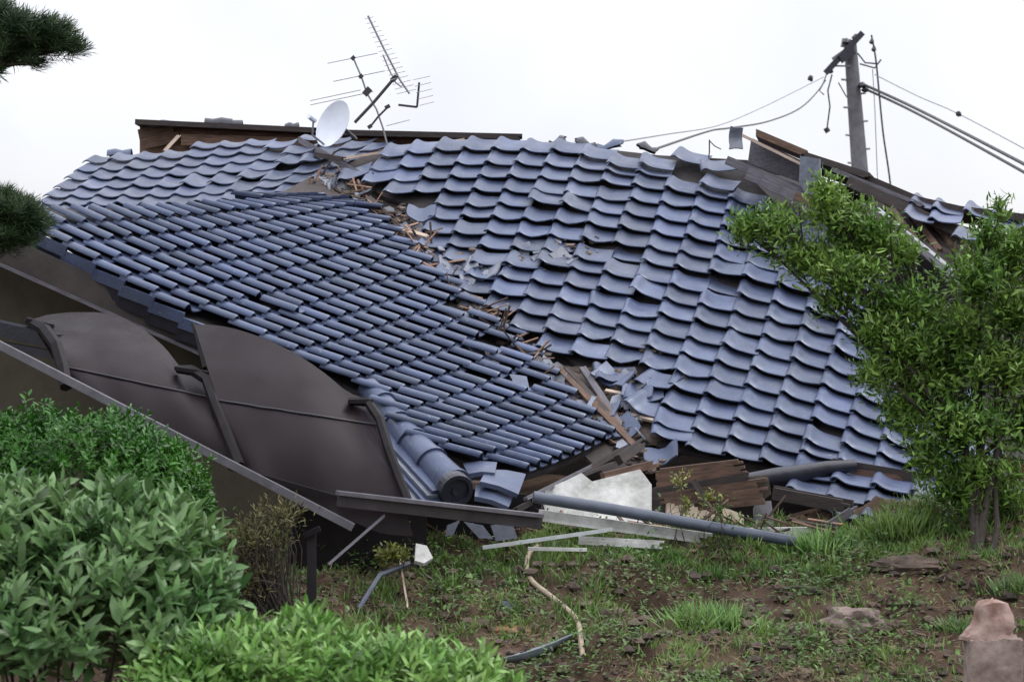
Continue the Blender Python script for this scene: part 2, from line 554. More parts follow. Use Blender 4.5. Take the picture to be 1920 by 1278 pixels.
def deck(pt, r0, r1, c0f, c1f, off, name, m=None, nr=26, ncol=16):
    rows = []
    for i in range(nr):
        r = r0 + (r1 - r0) * i / (nr - 1)
        a, b = c0f(r), c1f(r)
        rows.append([S(pt, r, a + (b - a) * j / (ncol - 1)) + SN(pt, r, a + (b - a) * j / (ncol - 1)) * off for j in range(ncol)])
    mb = MB()
    mb.grid(rows, -.03 if rows else 0)
    return mb.build(name, m or M['deck'], house)


def lerpmap(d):
    ks = sorted(d)

    def f(r):
        if r <= ks[0]: return d[ks[0]]
        for a, b in zip(ks, ks[1:]):
            if r <= b: return d[a] + (d[b] - d[a]) * (r - a) / (b - a)
        return d[ks[-1]]
    return f


deck(MAIN, -1.1, 16.7, lerpmap({-1: .2, 2: .3, 4: 3, 9: 4.3, 10: 6, 12: 8.2, 13: 9, 14: 10.5, 17: 12.3}), lerpmap({-1: 12, 3: 14.5, 8: 18, 10: 19, 17: 19.5}), -.045, 'main_roof_deck')
deck(WING, -1.6, 15.9, lerpmap({-1: 0, 5: -.6, 10: .4, 12: -.6, 14: -2.5, 16: -2}), lerpmap({-1: 21, 2: 19, 6: 15, 10: 11.5, 16: 7}), -.06, 'wing_roof_deck')
deck(LEFT, -1.6, 6, lambda r: .75, lerpmap({-1: 10, 2: 11, 4: 9.5, 6: 7}), -.06, 'rear_roof_deck')

# clay bedding showing where tiles slid off
mb = MB()
for (u, v, rx, rz) in [(1130, 735, 50, 22), (1170, 770, 55, 26), (1200, 810, 45, 22), (1085, 700, 30, 12), (1150, 700, 40, 14), (1195, 745, 30, 18)]:
    q = PM(u, v, .02)
    rows = []
    for i in range(7):
        rows.append([PM(u + rx * (i / 3 - 1) * (1 + .3 * rnd.random()), v + rz * (j / 3 - 1) * (1 + .3 * rnd.random()), -.03 + .05 * rnd.random() * (1 if 0 < i < 6 and 0 < j < 6 else 0)) for j in range(7)])
    mb.grid(rows)
mb.build('clay_bedding', M['mud'], house)

VL = [(590, 330), (640, 350), (700, 398), (765, 452), (815, 495), (860, 545), (905, 590), (950, 632), (1010, 685), (1060, 735), (1110, 780), (1175, 842), (1215, 875)]
rows = []
for u, v in VL:
    rows.append([PW(u - 60, v + 30, -.16), PW(u - 20, v + 8, -.10), PM(u + 25, v - 12, -.12), PM(u + 75, v - 30, -.14), PM(u + 125, v - 50, -.16)])
mb = MB(); mb.grid(rows, .02); mb.build('valley_boards', M['wood_dark'], house)
rows = []
for i in range(12):
    c = 1.0 + 19 * i / 11
    p = S(WING, -1.5, c) + Vector((0, 0, -.06))
    k = S(LEFT, 5.2, 1.2 + 8.5 * i / 11) + Vector((0, 0, -.10))
    rows.append([p, p.lerp(k, .5) + Vector((0, 0, -.1)), k])
mb = MB(); mb.grid(rows, .02); mb.build('valley_boards', M['wood_dark'], house)
rows = []
ec = lerpmap({-1: 11.5, 3: 14.5, 8: 18, 10: 19, 17: 19.3})
for i in range(14):
    r = -1.2 + 17.5 * i / 13
    e = S(MAIN, r, ec(r) - .6) - SN(MAIN, r, 12) * .10
    rows.append([e, e + Vector((.7, .35, -.03)), e + Vector((1.6, .9, -.12))])
mb = MB(); mb.grid(rows, .03); mb.build('side_roof_boards', M['deck'], house)
mb = MB()
mb.prism([P(690, 262, 22.2), P(1400, 300, 22.2), P(1960, 470, 22.0), P(1960, 900, 22.0), P(300, 900, 22.0), P(300, 300, 22.2)], .1)
mb.build('rear_wall', M['wood_dark'], house)


# ridge boards
def plank_mesh(L, w, h, broken0=False, broken1=True, rg=rnd, strips=4):
    mb = MB()
    n = strips if (broken0 or broken1) else 1
    for i in range(n):
        z0, z1 = -w / 2 + w * i / n, -w / 2 + w * (i + 1) / n
        a = rg.uniform(0, w * .9) if broken0 else 0
        b = L - (rg.uniform(0, w * 1.2) if broken1 else 0)
        k = rg.uniform(.9, 1.08)
        if n == 1:
            k = 1
        vs = [(x, y, z) for x in (a, b) for (y, z) in ((-h / 2, z0), (h / 2, z0), (h / 2, z1), (-h / 2, z1))]
        mb.add(vs, [(0, 1, 2, 3), (7, 6, 5, 4), (0, 4, 5, 1), (1, 5, 6, 2), (2, 6, 7, 3), (3, 7, 4, 0)], k)
    return mb


def plank(name, p, q, w, h, m, label=None, cat=None, group=None, parent=None, face=(0, -1, 0), b0=False, b1=True):
    """board from p to q: w is its width across the viewed face, h its thickness"""
    p, q = Vector(p), Vector(q)
    X = (q - p).normalized()
    Y = Vector(face)
    Y = (Y - X * Y.dot(X)).normalized()
    Z = X.cross(Y)
    o = plank_mesh((q - p).length, w, h, b0, b1).build(name, m)
    mw = Matrix((X, Y, Z)).transposed().to_4x4()
    mw.translation = p
    if parent is not None:
        mw.translation = p - parent.location
        o.parent = parent
    o.matrix_local = mw
    if label: tag(o, label, cat, group)
    return o


RD = 21.6
mb = MB()
mb.prism([P(262, 232, RD), P(590, 252, RD), P(975, 262, RD), P(975, 300, RD), P(262, 330, RD)], .12)
mb.build('ridge_wall', M['wood_ridge'], house)
plank('ridge_beam', P(258, 231, RD - .1), P(600, 247, RD - .1), .045, .3, M['wood_dark'], parent=house, b1=True)
plank('ridge_beam', P(640, 251, RD - .1), P(985, 259, RD - .1), .05, .3, M['wood_dark'], parent=house, b1=True)
plank('ridge_board', P(262, 262, RD - .08), P(345, 245, RD - .08), .18, .03, M['wood_brown'], parent=house)
plank('ridge_board', P(340, 262, RD - .1), P(600, 270, RD - .1), .10, .03, M['wood_ridge'], parent=house)
plank('ridge_board', P(650, 272, RD - .1), P(745, 272, RD - .1), .12, .03, M['wood_ridge'], parent=house)

# gable wall and barge board of the wing
mb = MB()
mb.prism([P(-420, 330, 16.7), P(60, 500, 16.55), P(420, 680, 16.4), P(760, 850, 16.3), P(760, 1040, 16.3), P(-420, 1040, 16.7)], .15)
mb.build('gable_wall', M['plaster_tan'], house)
plank('barge_board', P(-300, 332, 16.02), P(420, 655, 15.82), .19, .04, M['board_tan'], parent=house, b1=False)
plank('barge_trim', P(-300, 362, 15.98), P(420, 683, 15.78), .022, .03, M['wood_grey'], parent=house, b1=False)
mb = MB()
mb.grid([[P(-300, 300, 16.2), P(420, 622, 16.0)], [P(-300, 330, 16.75), P(420, 660, 16.6)]], .02)
mb.build('soffit', M['board_tan'], house)
for r in range(-1, 7):
    p, q = S(WING, r - 1.05, -1.12), S(WING, r, -1.12)
    nn = SN(WING, r, -1)
    mb = MB()
    mb.bar(p + nn * .005 + Vector((0, 0, -.035)), q + nn * .055 + Vector((0, 0, -.05)), .022, .075, tuple(nn), rnd.uniform(.8, 1.2))
    mb.build('verge_tile', M['tile'], house)
    mb = MB()
    mb.bar(p + nn * -.06 + Vector((.01, .03, -.035)), q + nn * -.01 + Vector((.01, .03, -.05)), .05, .10, tuple(nn), rnd.uniform(.8, 1.2))
    mb.build('verge_shade_bar', M['tile_dark'], house)  # dark bar added as the shadow beneath each verge tile

# hip ridge with cap tiles and the round end tile
rp = [(690, 728, 16.0, .078), (716, 758, 15.85, .084), (742, 794, 15.7, .090), (772, 830, 15.5, .096), (808, 868, 15.3, .102), (850, 912, 15.05, .110)]
for i in range(len(rp) - 1):
    a, b = P(*rp[i][:3]), P(*rp[i + 1][:3])
    d = (b - a).normalized()
    side = d.cross(Vector((0, 0, 1))).normalized()
    upv = side.cross(d).normalized()
    rows = []
    ra, rb = rp[i][3], rp[i + 1][3] * 1.06
    for t in (0, .04, .5, .92, .96, 1.04):
        rr = ra + (rb - ra) * t + (.010 if t > .93 else 0)
        rows.append([a + (b - a) * t + (side * math.cos(th) + upv * math.sin(th)) * rr for th in [math.radians(-35 + 250 * k / 14) for k in range(15)]])
    mb = MB()
    mb.grid(rows, .014)
    mb.build('ridge_tile', M['tile'], house, True)
# flat bedding tiles stacked under the cap tiles
for k in range(4):
    off = .06 + .036 * k
    pts = [P(u - 14 - 5 * k * (i * .35 + .4), v + 8 + 9 * k, d - .06 - .02 * k) for i, (u, v, d, _) in enumerate(rp[1:])]
    mb = MB()
    for a, b in zip(pts, pts[1:]):
        mb.bar(a, b + (b - a) * .02, .2, .020, tone=rnd.uniform(.8, 1.2))
    mb.build('bedding_tile', M['tile'] if k % 2 == 0 else M['tile_pale'], house)
# end tile: disc with scalloped crest and boss
ce = P(853, 917, 14.97)
axis = ((P(*rp[5][:3]) - P(*rp[4][:3])).normalized() + Vector((.1, -.5, 0))).normalized()
sx = axis.cross(Vector((0, 0, 1))).normalized()
sy = sx.cross(axis).normalized()
mb = MB()
rings = []
for rr, dd in ((.001, .03), (.03, .034), (.034, .02), (.075, .02), (.08, .04), (.105, .04), (.112, .01), (.112, -.03)):
    rings.append([ce + axis * dd + (sx * math.cos(t) + sy * math.sin(t)) * rr for k, t in enumerate([2 * math.pi * i / 24 for i in range(25)])])
mb.grid(rings)
mb.build('ridge_end_tile', M['tile_dark'], house)
# big flat eave tiles at the corner
for (pts, d) in [([(868, 868), (932, 866), (928, 886), (878, 888)], 15.25), ([(912, 880), (986, 888), (972, 926), (900, 902)], 15.1), ([(892, 908), (964, 926), (954, 950), (890, 930)], 14.98)]:
    a, b, c, e = [P(u, v, d + (.25 if i < 2 else 0)) for i, (u, v) in enumerate(pts)]
    rows = []
    for i in range(4):
        t = i / 3
        rows.append([(a + (b - a) * s) * (1 - t) + (e + (c - e) * s) * t + Vector((0, 0, .012 * math.sin(s * math.pi))) for s in (0, .1, .5, .9, 1)])
    mb = MB()
    mb.grid(rows, .03)
    mb.build('corner_tile', M['tile'], house, True)
# eave fascia and gutter board under the wing eave
plank('eave_board', P(965, 958, 15.3), P(1175, 838, 17.1), .035, .05, M['wood_dark'], parent=house, b1=False)
plank('eave_batten', P(985, 935, 15.25), P(1120, 868, 16.6), .02, .03, M['wood_grey'], parent=house, b1=False)

# second lower roof patch in front of the eave
LOWER = (0, 1, 0, 1, 1, [tuple(P(1490, 905, 16.6)), tuple(P(1563, 917, 16.5) - P(1490, 905, 16.6)), tuple(P(1478, 935, 16.35) - P(1490, 905, 16.6))])
tiles(LOWER, {0: (0, 4), 1: (0, 4), 2: (1, 4)}).build('lower_roof', M['tile'], house, True)
plank('lower_roof_board', P(1450, 922, 16.15), P(1600, 950, 15.95), .09, .04, M['wood_dark'], parent=house)

# eave gutter: dark half-round trough twisting out from under the main eave
gp = [(1402, 905, 16.45, .060), (1450, 896, 16.5, .062), (1500, 888, 16.55, .058), (1550, 878, 16.6, .046), (1605, 872, 16.65, .034)]
rows = []
for (u, v, d, r) in gp:
    q = P(u, v, d)
    rows.append([q + Vector((0, math.cos(t) * r, math.sin(t) * r * 1.05)) for t in [math.radians(60 + 210 * k / 12) for k in range(13)]])
mb = MB()
mb.grid(rows, .006)
mb.build('eave_gutter', M['tile_dark'], house, True)
plank('fascia_board', P(1560, 872, 16.75), P(1760, 905, 16.55), .10, .05, M['wood_dark'], parent=house)
plank('fascia_board', P(1590, 884, 16.7), P(1700, 898, 16.6), .05, .05, M['wood_red'], parent=house)
# dark hollow under the lower roof
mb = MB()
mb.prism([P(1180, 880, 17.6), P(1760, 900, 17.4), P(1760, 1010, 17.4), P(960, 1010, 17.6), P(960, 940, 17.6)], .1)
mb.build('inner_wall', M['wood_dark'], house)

# right hand end: broken gable of the upper roof, back slope and barge boards
mb = MB()
mb.prism([P(1408, 262, 20.2), P(1460, 285, 20.1), P(1512, 312, 20.0), P(1508, 345, 20.0), P(1402, 305, 20.2)], .4)
mb.build('ridge_box', M['wood_grey'], house)
plank('ridge_cap_board', P(1418, 253, 20.0), P(1520, 296, 19.9), .055, .3, M['wood_brown'], parent=house, b0=True)
plank('ridge_cap_board', P(1512, 296, 19.9), P(1642, 338, 19.7), .055, .3, M['wood_dark'], parent=house, b0=True)
plank('cover_lath', P(1392, 254, 19.8), P(1512, 313, 19.7), .022, .02, M['wood_pale'], parent=house)
plank('cover_lath', P(1410, 262, 19.85), P(1508, 306, 19.75), .02, .02, M['wood_dark'], parent=house)
plank('gable_board', P(1362, 300, 19.85), P(1512, 362, 19.7), .07, .03, M['wood_grey'], parent=house, b1=False)
plank('gable_board', P(1400, 326, 19.75), P(1530, 378, 19.6), .09, .03, M['wood_grey'], parent=house)
plank('gable_board', P(1430, 335, 19.7), P(1560, 400, 19.5), .12, .03, M['wood_grey'], parent=house)
plank('gable_board', P(1490, 368, 19.6), P(1545, 388, 19.5), .07, .03, M['wood_brown'], parent=house)
mb = MB()
mb.prism([P(1500, 292, 19.55), P(1536, 298, 19.5), P(1538, 362, 19.5), P(1512, 368, 19.55), P(1498, 340, 19.55)], .06)
mb.build('ridge_end_plate', M['tile_pale'], house)
# the far slope seen edge on
mb = MB()
mb.grid([[P(1540, 314, 19.8), P(1640, 348, 19.6), P(1720, 382, 19.5), P(1800, 400, 19.4), P(1960, 420, 19.2)], [P(1540, 330, 21.5), P(1640, 366, 21.4), P(1720, 400, 21.3), P(1800, 418, 21.2), P(1960, 440, 21.0)]], .06)
mb.build('back_slope', M['wood_dark'], house)
plank('back_barge_board', P(1560, 318, 19.6), P(1735, 388, 19.3), .035, .06, M['wood_grey'], parent=house)
plank('back_barge_board', P(1590, 340, 19.5), P(1850, 460, 19.0), .085, .04, M['wood_dark'], parent=house)
plank('side_barge_board', P(1645, 392, 19.2), P(1850, 560, 18.4), .035, .03, M['pale_pipe'], parent=house)
plank('side_barge_board', P(1660, 410, 19.1), P(1850, 575, 18.3), .05, .03, M['wood_grey'], parent=house)
for i in range(6):
    u = 1665 + 45 * i
    plank('rafter', P(u, 385 + 20 * i, 19.4), P(u + 55, 455 + 20 * i, 18.9), .05, .05, M['wood_red'] if i % 2 else M['wood_brown'], parent=house)
mb = MB()
mb.grid([[P(1600, 395, 19.3), P(1960, 640, 18.0)], [P(1640, 380, 19.6), P(1960, 520, 19.4)]], .04)
mb.build('roof_underside', M['wood_dark'], house)
# heap of tiles still on the far right shoulder
RIGHT = (0, 1, 0, 1, 1, [tuple(P(1752, 404, 19.3)), tuple(P(1806, 412, 19.3) - P(1752, 404, 19.3)), tuple(P(1742, 424, 19.0) - P(1752, 404, 19.3))])
tiles(RIGHT, {0: (-1, 3), 1: (-1, 3), 2: (1, 3)}, {(1, 1)}, jit=4, lift=.04).build('right_roof', M['tile'], house, True)

# ------------------------------------------------------------------ collapsed carport in front of the gable
carport = empty('carport', P(450, 880, 14.4))
tag(carport, 'crumpled carport with curved brown panels leaning on the gable', 'carport')


def coons(top, bot, n=18, m=12):
    """sheet between two curves, both lists of (u, v, d)"""
    def samp(c, t):
        t *= len(c) - 1
        i = min(int(t), len(c) - 2)
        k = t - i
        p0, p1, p2, p3 = [Vector(c[min(max(j, 0), len(c) - 1)]) for j in (i - 1, i, i + 1, i + 2)]
        return .5 * ((2 * p1) + (p2 - p0) * k + (2 * p0 - 5 * p1 + 4 * p2 - p3) * k * k + (3 * p1 - p0 - 3 * p2 + p3) * k ** 3)
    rows = []
    for j in range(m):
        s = j / (m - 1)
        row = []
        for i in range(n):
            a, b = samp(top, i / (n - 1)), samp(bot, i / (n - 1))
            q = a + (b - a) * s
            bul = -.16 * math.sin(math.pi * s)
            row.append(P(q.x, q.y, q.z + bul))
        rows.append(row)
    return rows


p1_top = [(56, 600, 15.2), (95, 589, 15.3), (150, 585, 15.35), (210, 589, 15.35), (262, 613, 15.3), (308, 650, 15.2), (342, 690, 15.1), (388, 704, 15.0)]
p1_bot = [(120, 705, 14.7), (170, 735, 14.65), (215, 760, 14.65), (260, 790, 14.6), (310, 812, 14.6), (360, 840, 14.55), (400, 858, 14.5), (448, 880, 14.5)]
mb = MB(); mb.grid(coons(p1_top, p1_bot), .006)
mb.build('roof_panel', M['panel'], carport, True)
p2_top = [(364, 608, 15.15), (398, 609, 15.15), (440, 616, 15.1), (500, 636, 15.05), (560, 666, 15.0), (610, 700, 14.95), (652, 734, 14.9), (700, 752, 14.85)]
p2_bot = [(448, 880, 14.45), (490, 900, 14.4), (530, 920, 14.4), (580, 945, 14.35), (630, 965, 14.3), (680, 985, 14.3), (720, 1000, 14.3), (775, 1005, 14.3)]
mb = MB(); mb.grid(coons(p2_top, p2_bot), .006)
mb.build('roof_panel', M['panel'], carport, True)


def on_sheet(sh, s, t, off=.012):
    a, b = s * (len(sh) - 1), t * (len(sh[0]) - 1)
    i, j = min(int(a), len(sh) - 2), min(int(b), len(sh[0]) - 2)
    x, y = a - i, b - j
    q = (sh[i][j] * (1 - y) + sh[i][j + 1] * y) * (1 - x) + (sh[i + 1][j] * (1 - y) + sh[i + 1][j + 1] * y) * x
    return q + Vector((0, -off, 0))


def rib(pts, w=.05, h=.05):
    mb = MB()
    q = [P(*p) for p in pts]
    mb.tube(q, [w * (.75 + .25 * (i > 0)) for i in range(len(q))], 6)
    return mb.build('rib', M['frame'], carport)


rib([(54, 602, 15.15), (84, 618, 14.95), (106, 648, 14.75), (118, 690, 14.6), (124, 725, 14.5)], .04)
rib([(333, 692, 14.95), (360, 694, 14.9), (388, 712, 14.8), (402, 750, 14.65), (420, 800, 14.5), (448, 872, 14.35)], .035)
rib([(362, 606, 15.2), (372, 640, 15.1), (384, 690, 14.95)], .016)
rib([(655, 752, 14.8), (690, 754, 14.75), (712, 785, 14.6), (728, 840, 14.45), (745, 890, 14.35), (765, 940, 14.25)], .030)
def fold(sh, a, b, n=18):
    """fold line across a sheet, running where it looks straight"""
    out = []
    for k in range(n + 1):
        t = .02 + .96 * k / n
        best = None
        for i in range(241):
            q = on_sheet(sh, i / 240, t, .010)
            u, v = CX + q.x / q.y * F, CY - (q.z - H) / q.y * F
            e = abs(v - (a[1] + (b[1] - a[1]) * (u - a[0]) / (b[0] - a[0])))
            if best is None or e < best[0]: best = (e, q)
        out.append(best[1])
    return out


for sh, a, b in ((coons(p1_top, p1_bot), (135, 690), (430, 752)), (coons(p2_top, p2_bot), (410, 750), (725, 799))):
    mb = MB(); mb.tube(fold(sh, a, b), .006, 6); mb.build('seam_bar', M['black'], carport)
mb = MB(); mb.bar(P(430, 876, 14.4), P(640, 935, 14.2), .03, .03); mb.build('seam_bar', M['frame'], carport)
for (a, b) in (((654, 752, 14.75), (700, 752, 14.75)), ((330, 690, 14.9), (392, 700, 14.85)), ((50, 600, 15.1), (100, 612, 15.1))):
    mb = MB(); mb.bar(P(*a), P(*b), .06, .025); mb.build('bracket', M['frame'], carport)
mb = MB(); mb.bar(P(-40, 606, 15.3), P(112, 640, 15.0), .12, .09); mb.bar(P(-40, 640, 15.2), P(118, 668, 15.0), .06, .05); mb.build('gutter_beam', M['tile_dark'], carport)

# fallen carport beams
plank('fallen_beam', P(-60, 616, 13.9), P(662, 988, 14.0), .044, .06, M['alu'], 'long straight grey metal beam slanting down across the brown carport', 'beam', b1=False)
fb = empty('fallen_beam', P(823, 948, 14.3))
tag(fb, 'dark brown metal beam lying under the round ridge end tile', 'beam')
plank('web', P(634, 936, 14.1), P(1014, 980, 14.5), .075, .05, M['alu_brown'], parent=fb, b1=False)
plank('flange', P(632, 923, 14.07), P(1016, 966, 14.46), .022, .075, M['alu'], parent=fb, b1=False)
mb = MB()
mb.tube([P(1000, 931, 14.9), P(1150, 955, 14.95), P(1320, 985, 15.0), P(1490, 1014, 15.05)], [.037, .037, .036, .034], 10)
thing('drain_pipe', mb, M['pipe'], 'long blue-grey plastic drain pipe lying across the white wall fragments', 'pipe', smooth=True)

# ------------------------------------------------------------------ wall fragments and timber under the eaves
mb = MB()
mb.prism([P(1008, 922, 15.7), P(1062, 900, 15.75), P(1090, 886, 15.8), P(1110, 902, 15.8), P(1200, 879, 15.85), P(1222, 908, 15.8), P(1222, 985, 15.6), P(1030, 985, 15.6)], .09)
thing('wall_fragment', mb, M['plaster'], 'white plaster wall fragment with pointed top beside the brown lath pile', 'wall fragment')
mb = MB()
mb.prism([P(1250, 928, 15.75), P(1320, 935, 15.75), P(1395, 965, 15.7), P(1395, 1000, 15.6), P(1250, 985, 15.6)], .07)
thing('wall_fragment', mb, mat('cream_plaster', (.55, .47, .36), .85, .15, 4, .2), 'cream plaster slab under the brown lath pile', 'wall fragment')
mb = MB()
mb.prism([P(1416, 940, 15.7), P(1446, 938, 15.72), P(1452, 990, 15.6), P(1418, 990, 15.6)], .1)
thing('wall_post', mb, M['concrete'], 'short grey white post standing right of the brown lath pile', 'post')
plank('white_board', P(1370, 1002, 15.4), P(1520, 1000, 15.4), .085, .05, M['plaster'], 'short white board on the grass at the end of the drain pipe', 'board', b1=False)
plank('white_board', P(1010, 965, 14.95), P(1335, 1010, 15.1), .07, .03, M['plaster'], 'long white board lying just below the blue-grey drain pipe', 'board')
# the torn lath panel: layered boards of one wall piece
lath = empty('lath_panel', P(1330, 935, 15.65))
tag(lath, 'torn brown wall panel of stacked wooden laths below the main eave', 'wall panel')
yy = [(1225, 888, 1395, 868, 'wood_brown', .06), (1222, 905, 1400, 882, 'wood_red', .07), (1222, 925, 1420, 892, 'wood_dark', .07), (1230, 935, 1440, 905, 'wood_brown', .07), (1255, 940, 1442, 920, 'wood_red', .055), (1300, 950, 1445, 936, 'wood_brown', .05)]
for i, (a, b, c, d_, m, w) in enumerate(yy):
    plank('lath', P(a, b, 15.72 - .015 * i), P(c, d_, 15.6 - .02 * i), w, .05, M[m], parent=lath, b0=True)
plank('lath', P(1300, 900, 15.55), P(1330, 950, 15.5), .04, .03, M['wood_dark'], parent=lath)
mb = MB(); mb.prism([P(1222, 915, 15.8), P(1250, 905, 15.8), P(1250, 960, 15.75), P(1222, 960, 15.75)], .06); mb.build('panel_end', M['wood_dark'], lath)
mb = MB(); mb.prism([P(1385, 895, 15.62), P(1440, 890, 15.6), P(1446, 925, 15.58), P(1425, 940, 15.58), P(1390, 925, 15.6)], .05); mb.build('clay_core', M['mud'], lath)

deb = 'timber left in the rubble under the eave'
plank('broken_timber', P(1452, 925, 15.9), P(1600, 952, 15.75), .08, .08, M['wood_dark'], 'dark broken timber lying in the hollow under the lower tiles', 'timber', deb)
plank('broken_timber', P(1456, 975, 15.8), P(1545, 950, 15.8), .02, .03, M['wood_brown'], 'thin brown stick leaning in the hollow under the lower tiles', 'timber', deb)
plank('broken_timber', P(1530, 1000, 15.5), P(1608, 950, 15.6), .05, .04, M['wood_grey'], 'grey timber end propped right of the dark hollow', 'timber', deb)
plank('broken_timber', P(1130, 893, 15.95), P(1232, 868, 16.2), .05, .05, M['wood_red'], 'reddish timber on top of the white wall fragment', 'timber', deb)
plank('broken_timber', P(1030, 915, 15.75), P(1150, 868, 16.5), .022, .03, M['wood_dark'], 'thin dark timber hanging below the wing eave', 'timber', deb)
plank('broken_timber', P(1160, 862, 16.6), P(1205, 830, 16.9), .07, .05, M['wood_dark'], 'stubby dark timber at the tip of the wing roof', 'timber', deb)

# ------------------------------------------------------------------ debris along the valley between the two roofs
val = [(1046, 690, 1192, 838, .045, 'wood_brown', 'brown'), (1062, 692, 1140, 775, .035, 'wood_dark', 'dark'), (1092, 690, 1165, 800, .05, 'wood_grey', 'grey'),
       (1118, 745, 1188, 838, .04, 'wood_red', 'reddish'), (1030, 715, 1120, 790, .03, 'wood_dark', 'dark'), (1010, 720, 1085, 772, .035, 'wood_grey', 'grey')]
vl = ['long brown lath running down the lower roof valley to the wing tip', 'short dark lath at the head of the lower roof valley', 'wide grey lath steeply crossing the lower roof valley',
      'reddish lath ending at the tip of the wing roof', 'thin dark lath on the wing tiles beside the lower valley', 'grey lath flat on the wing tiles left of the lower valley']
for (a, b, c, d_, w, m, _), l in zip(val, vl):
    plank('broken_lath', PM(a, b, .12), PM(c, d_, .12), w, .03, M[m], l, 'lath', 'broken laths in the roof valley', face=(0, -.55, .83))
plank('broken_lath', PM(1135, 732, .1), PM(1215, 748, .1), .03, .02, M['wood_pale'], 'pale lath lying level on the bare clay patch', 'lath', 'broken laths in the roof valley', face=(0, -.55, .83))
plank('broken_lath', PM(1178, 776, .1), PM(1232, 790, .1), .03, .02, M['wood_pale'], 'small pale lath right of the clay patch beside the tiles', 'lath', 'broken laths in the roof valley', face=(0, -.55, .83))
plank('broken_lath', PM(1180, 756, .1), PM(1200, 790, .1), .03, .02, M['wood_grey'], 'small grey lath crossing the pale one on the clay patch', 'lath', 'broken laths in the roof valley', face=(0, -.55, .83))
plank('broken_lath', P(640, 298, 20.6), P(870, 262, 21.3), .022, .03, M['wood_pale'], 'thin pale lath slanting below the ridge right of the dish', 'lath', 'broken laths in the roof valley')
plank('broken_lath', P(308, 284, 21.2), P(338, 252, 21.3), .03, .03, M['wood_pale'], 'short pale strut leaning on the left ridge boards', 'lath', 'broken laths in the roof valley')
plank('broken_lath', P(560, 262, 20.9), P(690, 335, 20.3), .05, .04, M['wood_grey'], 'grey lath sloping from the dish foot to the roof valley', 'lath', 'broken laths in the roof valley')
plank('broken_lath', P(590, 290, 20.6), P(650, 300, 20.4), .04, .03, M['wood_dark'], 'dark stub of lath below the satellite dish', 'lath', 'broken laths in the roof valley')
plank('broken_lath', PM(860, 548, .1), PM(940, 622, .1), .03, .03, M['wood_dark'], 'thin dark lath in the middle of the roof valley', 'lath', 'broken laths in the roof valley', face=(0, -.55, .83))
plank('broken_lath', PM(690, 372, .1), PM(800, 470, .1), .05, .04, M['wood_dark'], 'dark lath along the upper roof valley', 'lath', 'broken laths in the roof valley', face=(0, -.55, .83))
plank('broken_lath', PM(740, 428, .14), PM(806, 446, .14), .04, .03, M['wood_pale'], 'pale lath under the loose flat tile at the upper valley', 'lath', 'broken laths in the roof valley', face=(0, -.55, .83))

# clay lumps and crumbs: too many to count
mb = MB()


def lump(mb, c, r, tone=1.0, sq=(1, 1, 1), rg=rnd):
    ph = (1 + 5 ** .5) / 2
    base = [(-1, ph, 0), (1, ph, 0), (-1, -ph, 0), (1, -ph, 0), (0, -1, ph), (0, 1, ph), (0, -1, -ph), (0, 1, -ph), (ph, 0, -1), (ph, 0, 1), (-ph, 0, -1), (-ph, 0, 1)]
    fs = [(0, 11, 5), (0, 5, 1), (0, 1, 7), (0, 7, 10), (0, 10, 11), (1, 5, 9), (5, 11, 4), (11, 10, 2), (10, 7, 6), (7, 1, 8), (3, 9, 4), (3, 4, 2), (3, 2, 6), (3, 6, 8), (3, 8, 9), (4, 9, 5), (2, 4, 11), (6, 2, 10), (8, 6, 7), (9, 8, 1)]
    vs = []
    for b in base:
        k = r / 1.9 * rg.uniform(.65, 1.25)
        vs.append(Vector(c) + Vector((b[0] * k * sq[0], b[1] * k * sq[1], b[2] * k * sq[2])))
    mb.add(vs, fs, tone)


vline = [(555, 356), (590, 346), (620, 340), (680, 372), (725, 412), (765, 440), (800, 478), (825, 505), (860, 545), (905, 590), (940, 622), (975, 655), (1015, 690), (1060, 735), (1110, 780), (1165, 832)]
for i in range(520):
    k = rnd.random() * (len(vline) - 1.001)
    a, b = vline[int(k)], vline[int(k) + 1]
    t = k - int(k)
    u = a[0] + (b[0] - a[0]) * t + rnd.gauss(0, 13)
    v = a[1] + (b[1] - a[1]) * t + rnd.gauss(0, 6)
    lump(mb, PM(u, v, .03 + .06 * rnd.random()), rnd.choice([.012, .015, .02, .03, .045]), rnd.choice([.35, .6, .9, 1.1, 1.4, 1.8]), (1.3, 1, .7))
for (u, v, n, s) in [(745, 412, 26, 14), (760, 395, 12, 10), (800, 540, 26, 22), (905, 580, 16, 12), (1220, 655, 12, 7), (1215, 712, 14, 10), (1278, 705, 10, 6), (1050, 480, 26, 20), (1085, 478, 16, 14), (975, 485, 10, 8), (1045, 445, 10, 8), (1105, 450, 10, 8), (1150, 760, 50, 36), (1190, 720, 22, 26), (1190, 845, 30, 18), (880, 470, 10, 12), (1215, 870, 20, 12)]:
    for i in range(n):
        lump(mb, PM(u + rnd.gauss(0, s), v + rnd.gauss(0, s * .6), .04 + .05 * rnd.random()), rnd.choice([.012, .018, .025, .035]), rnd.choice([.4, .7, 1.1, 1.5, 1.9]), (1.2, 1, .7))
thing('clay_rubble', mb, M['mud'], 'crumbs of dry brown roof clay strewn along the roof valley and tile gaps', 'rubble', kind='stuff')

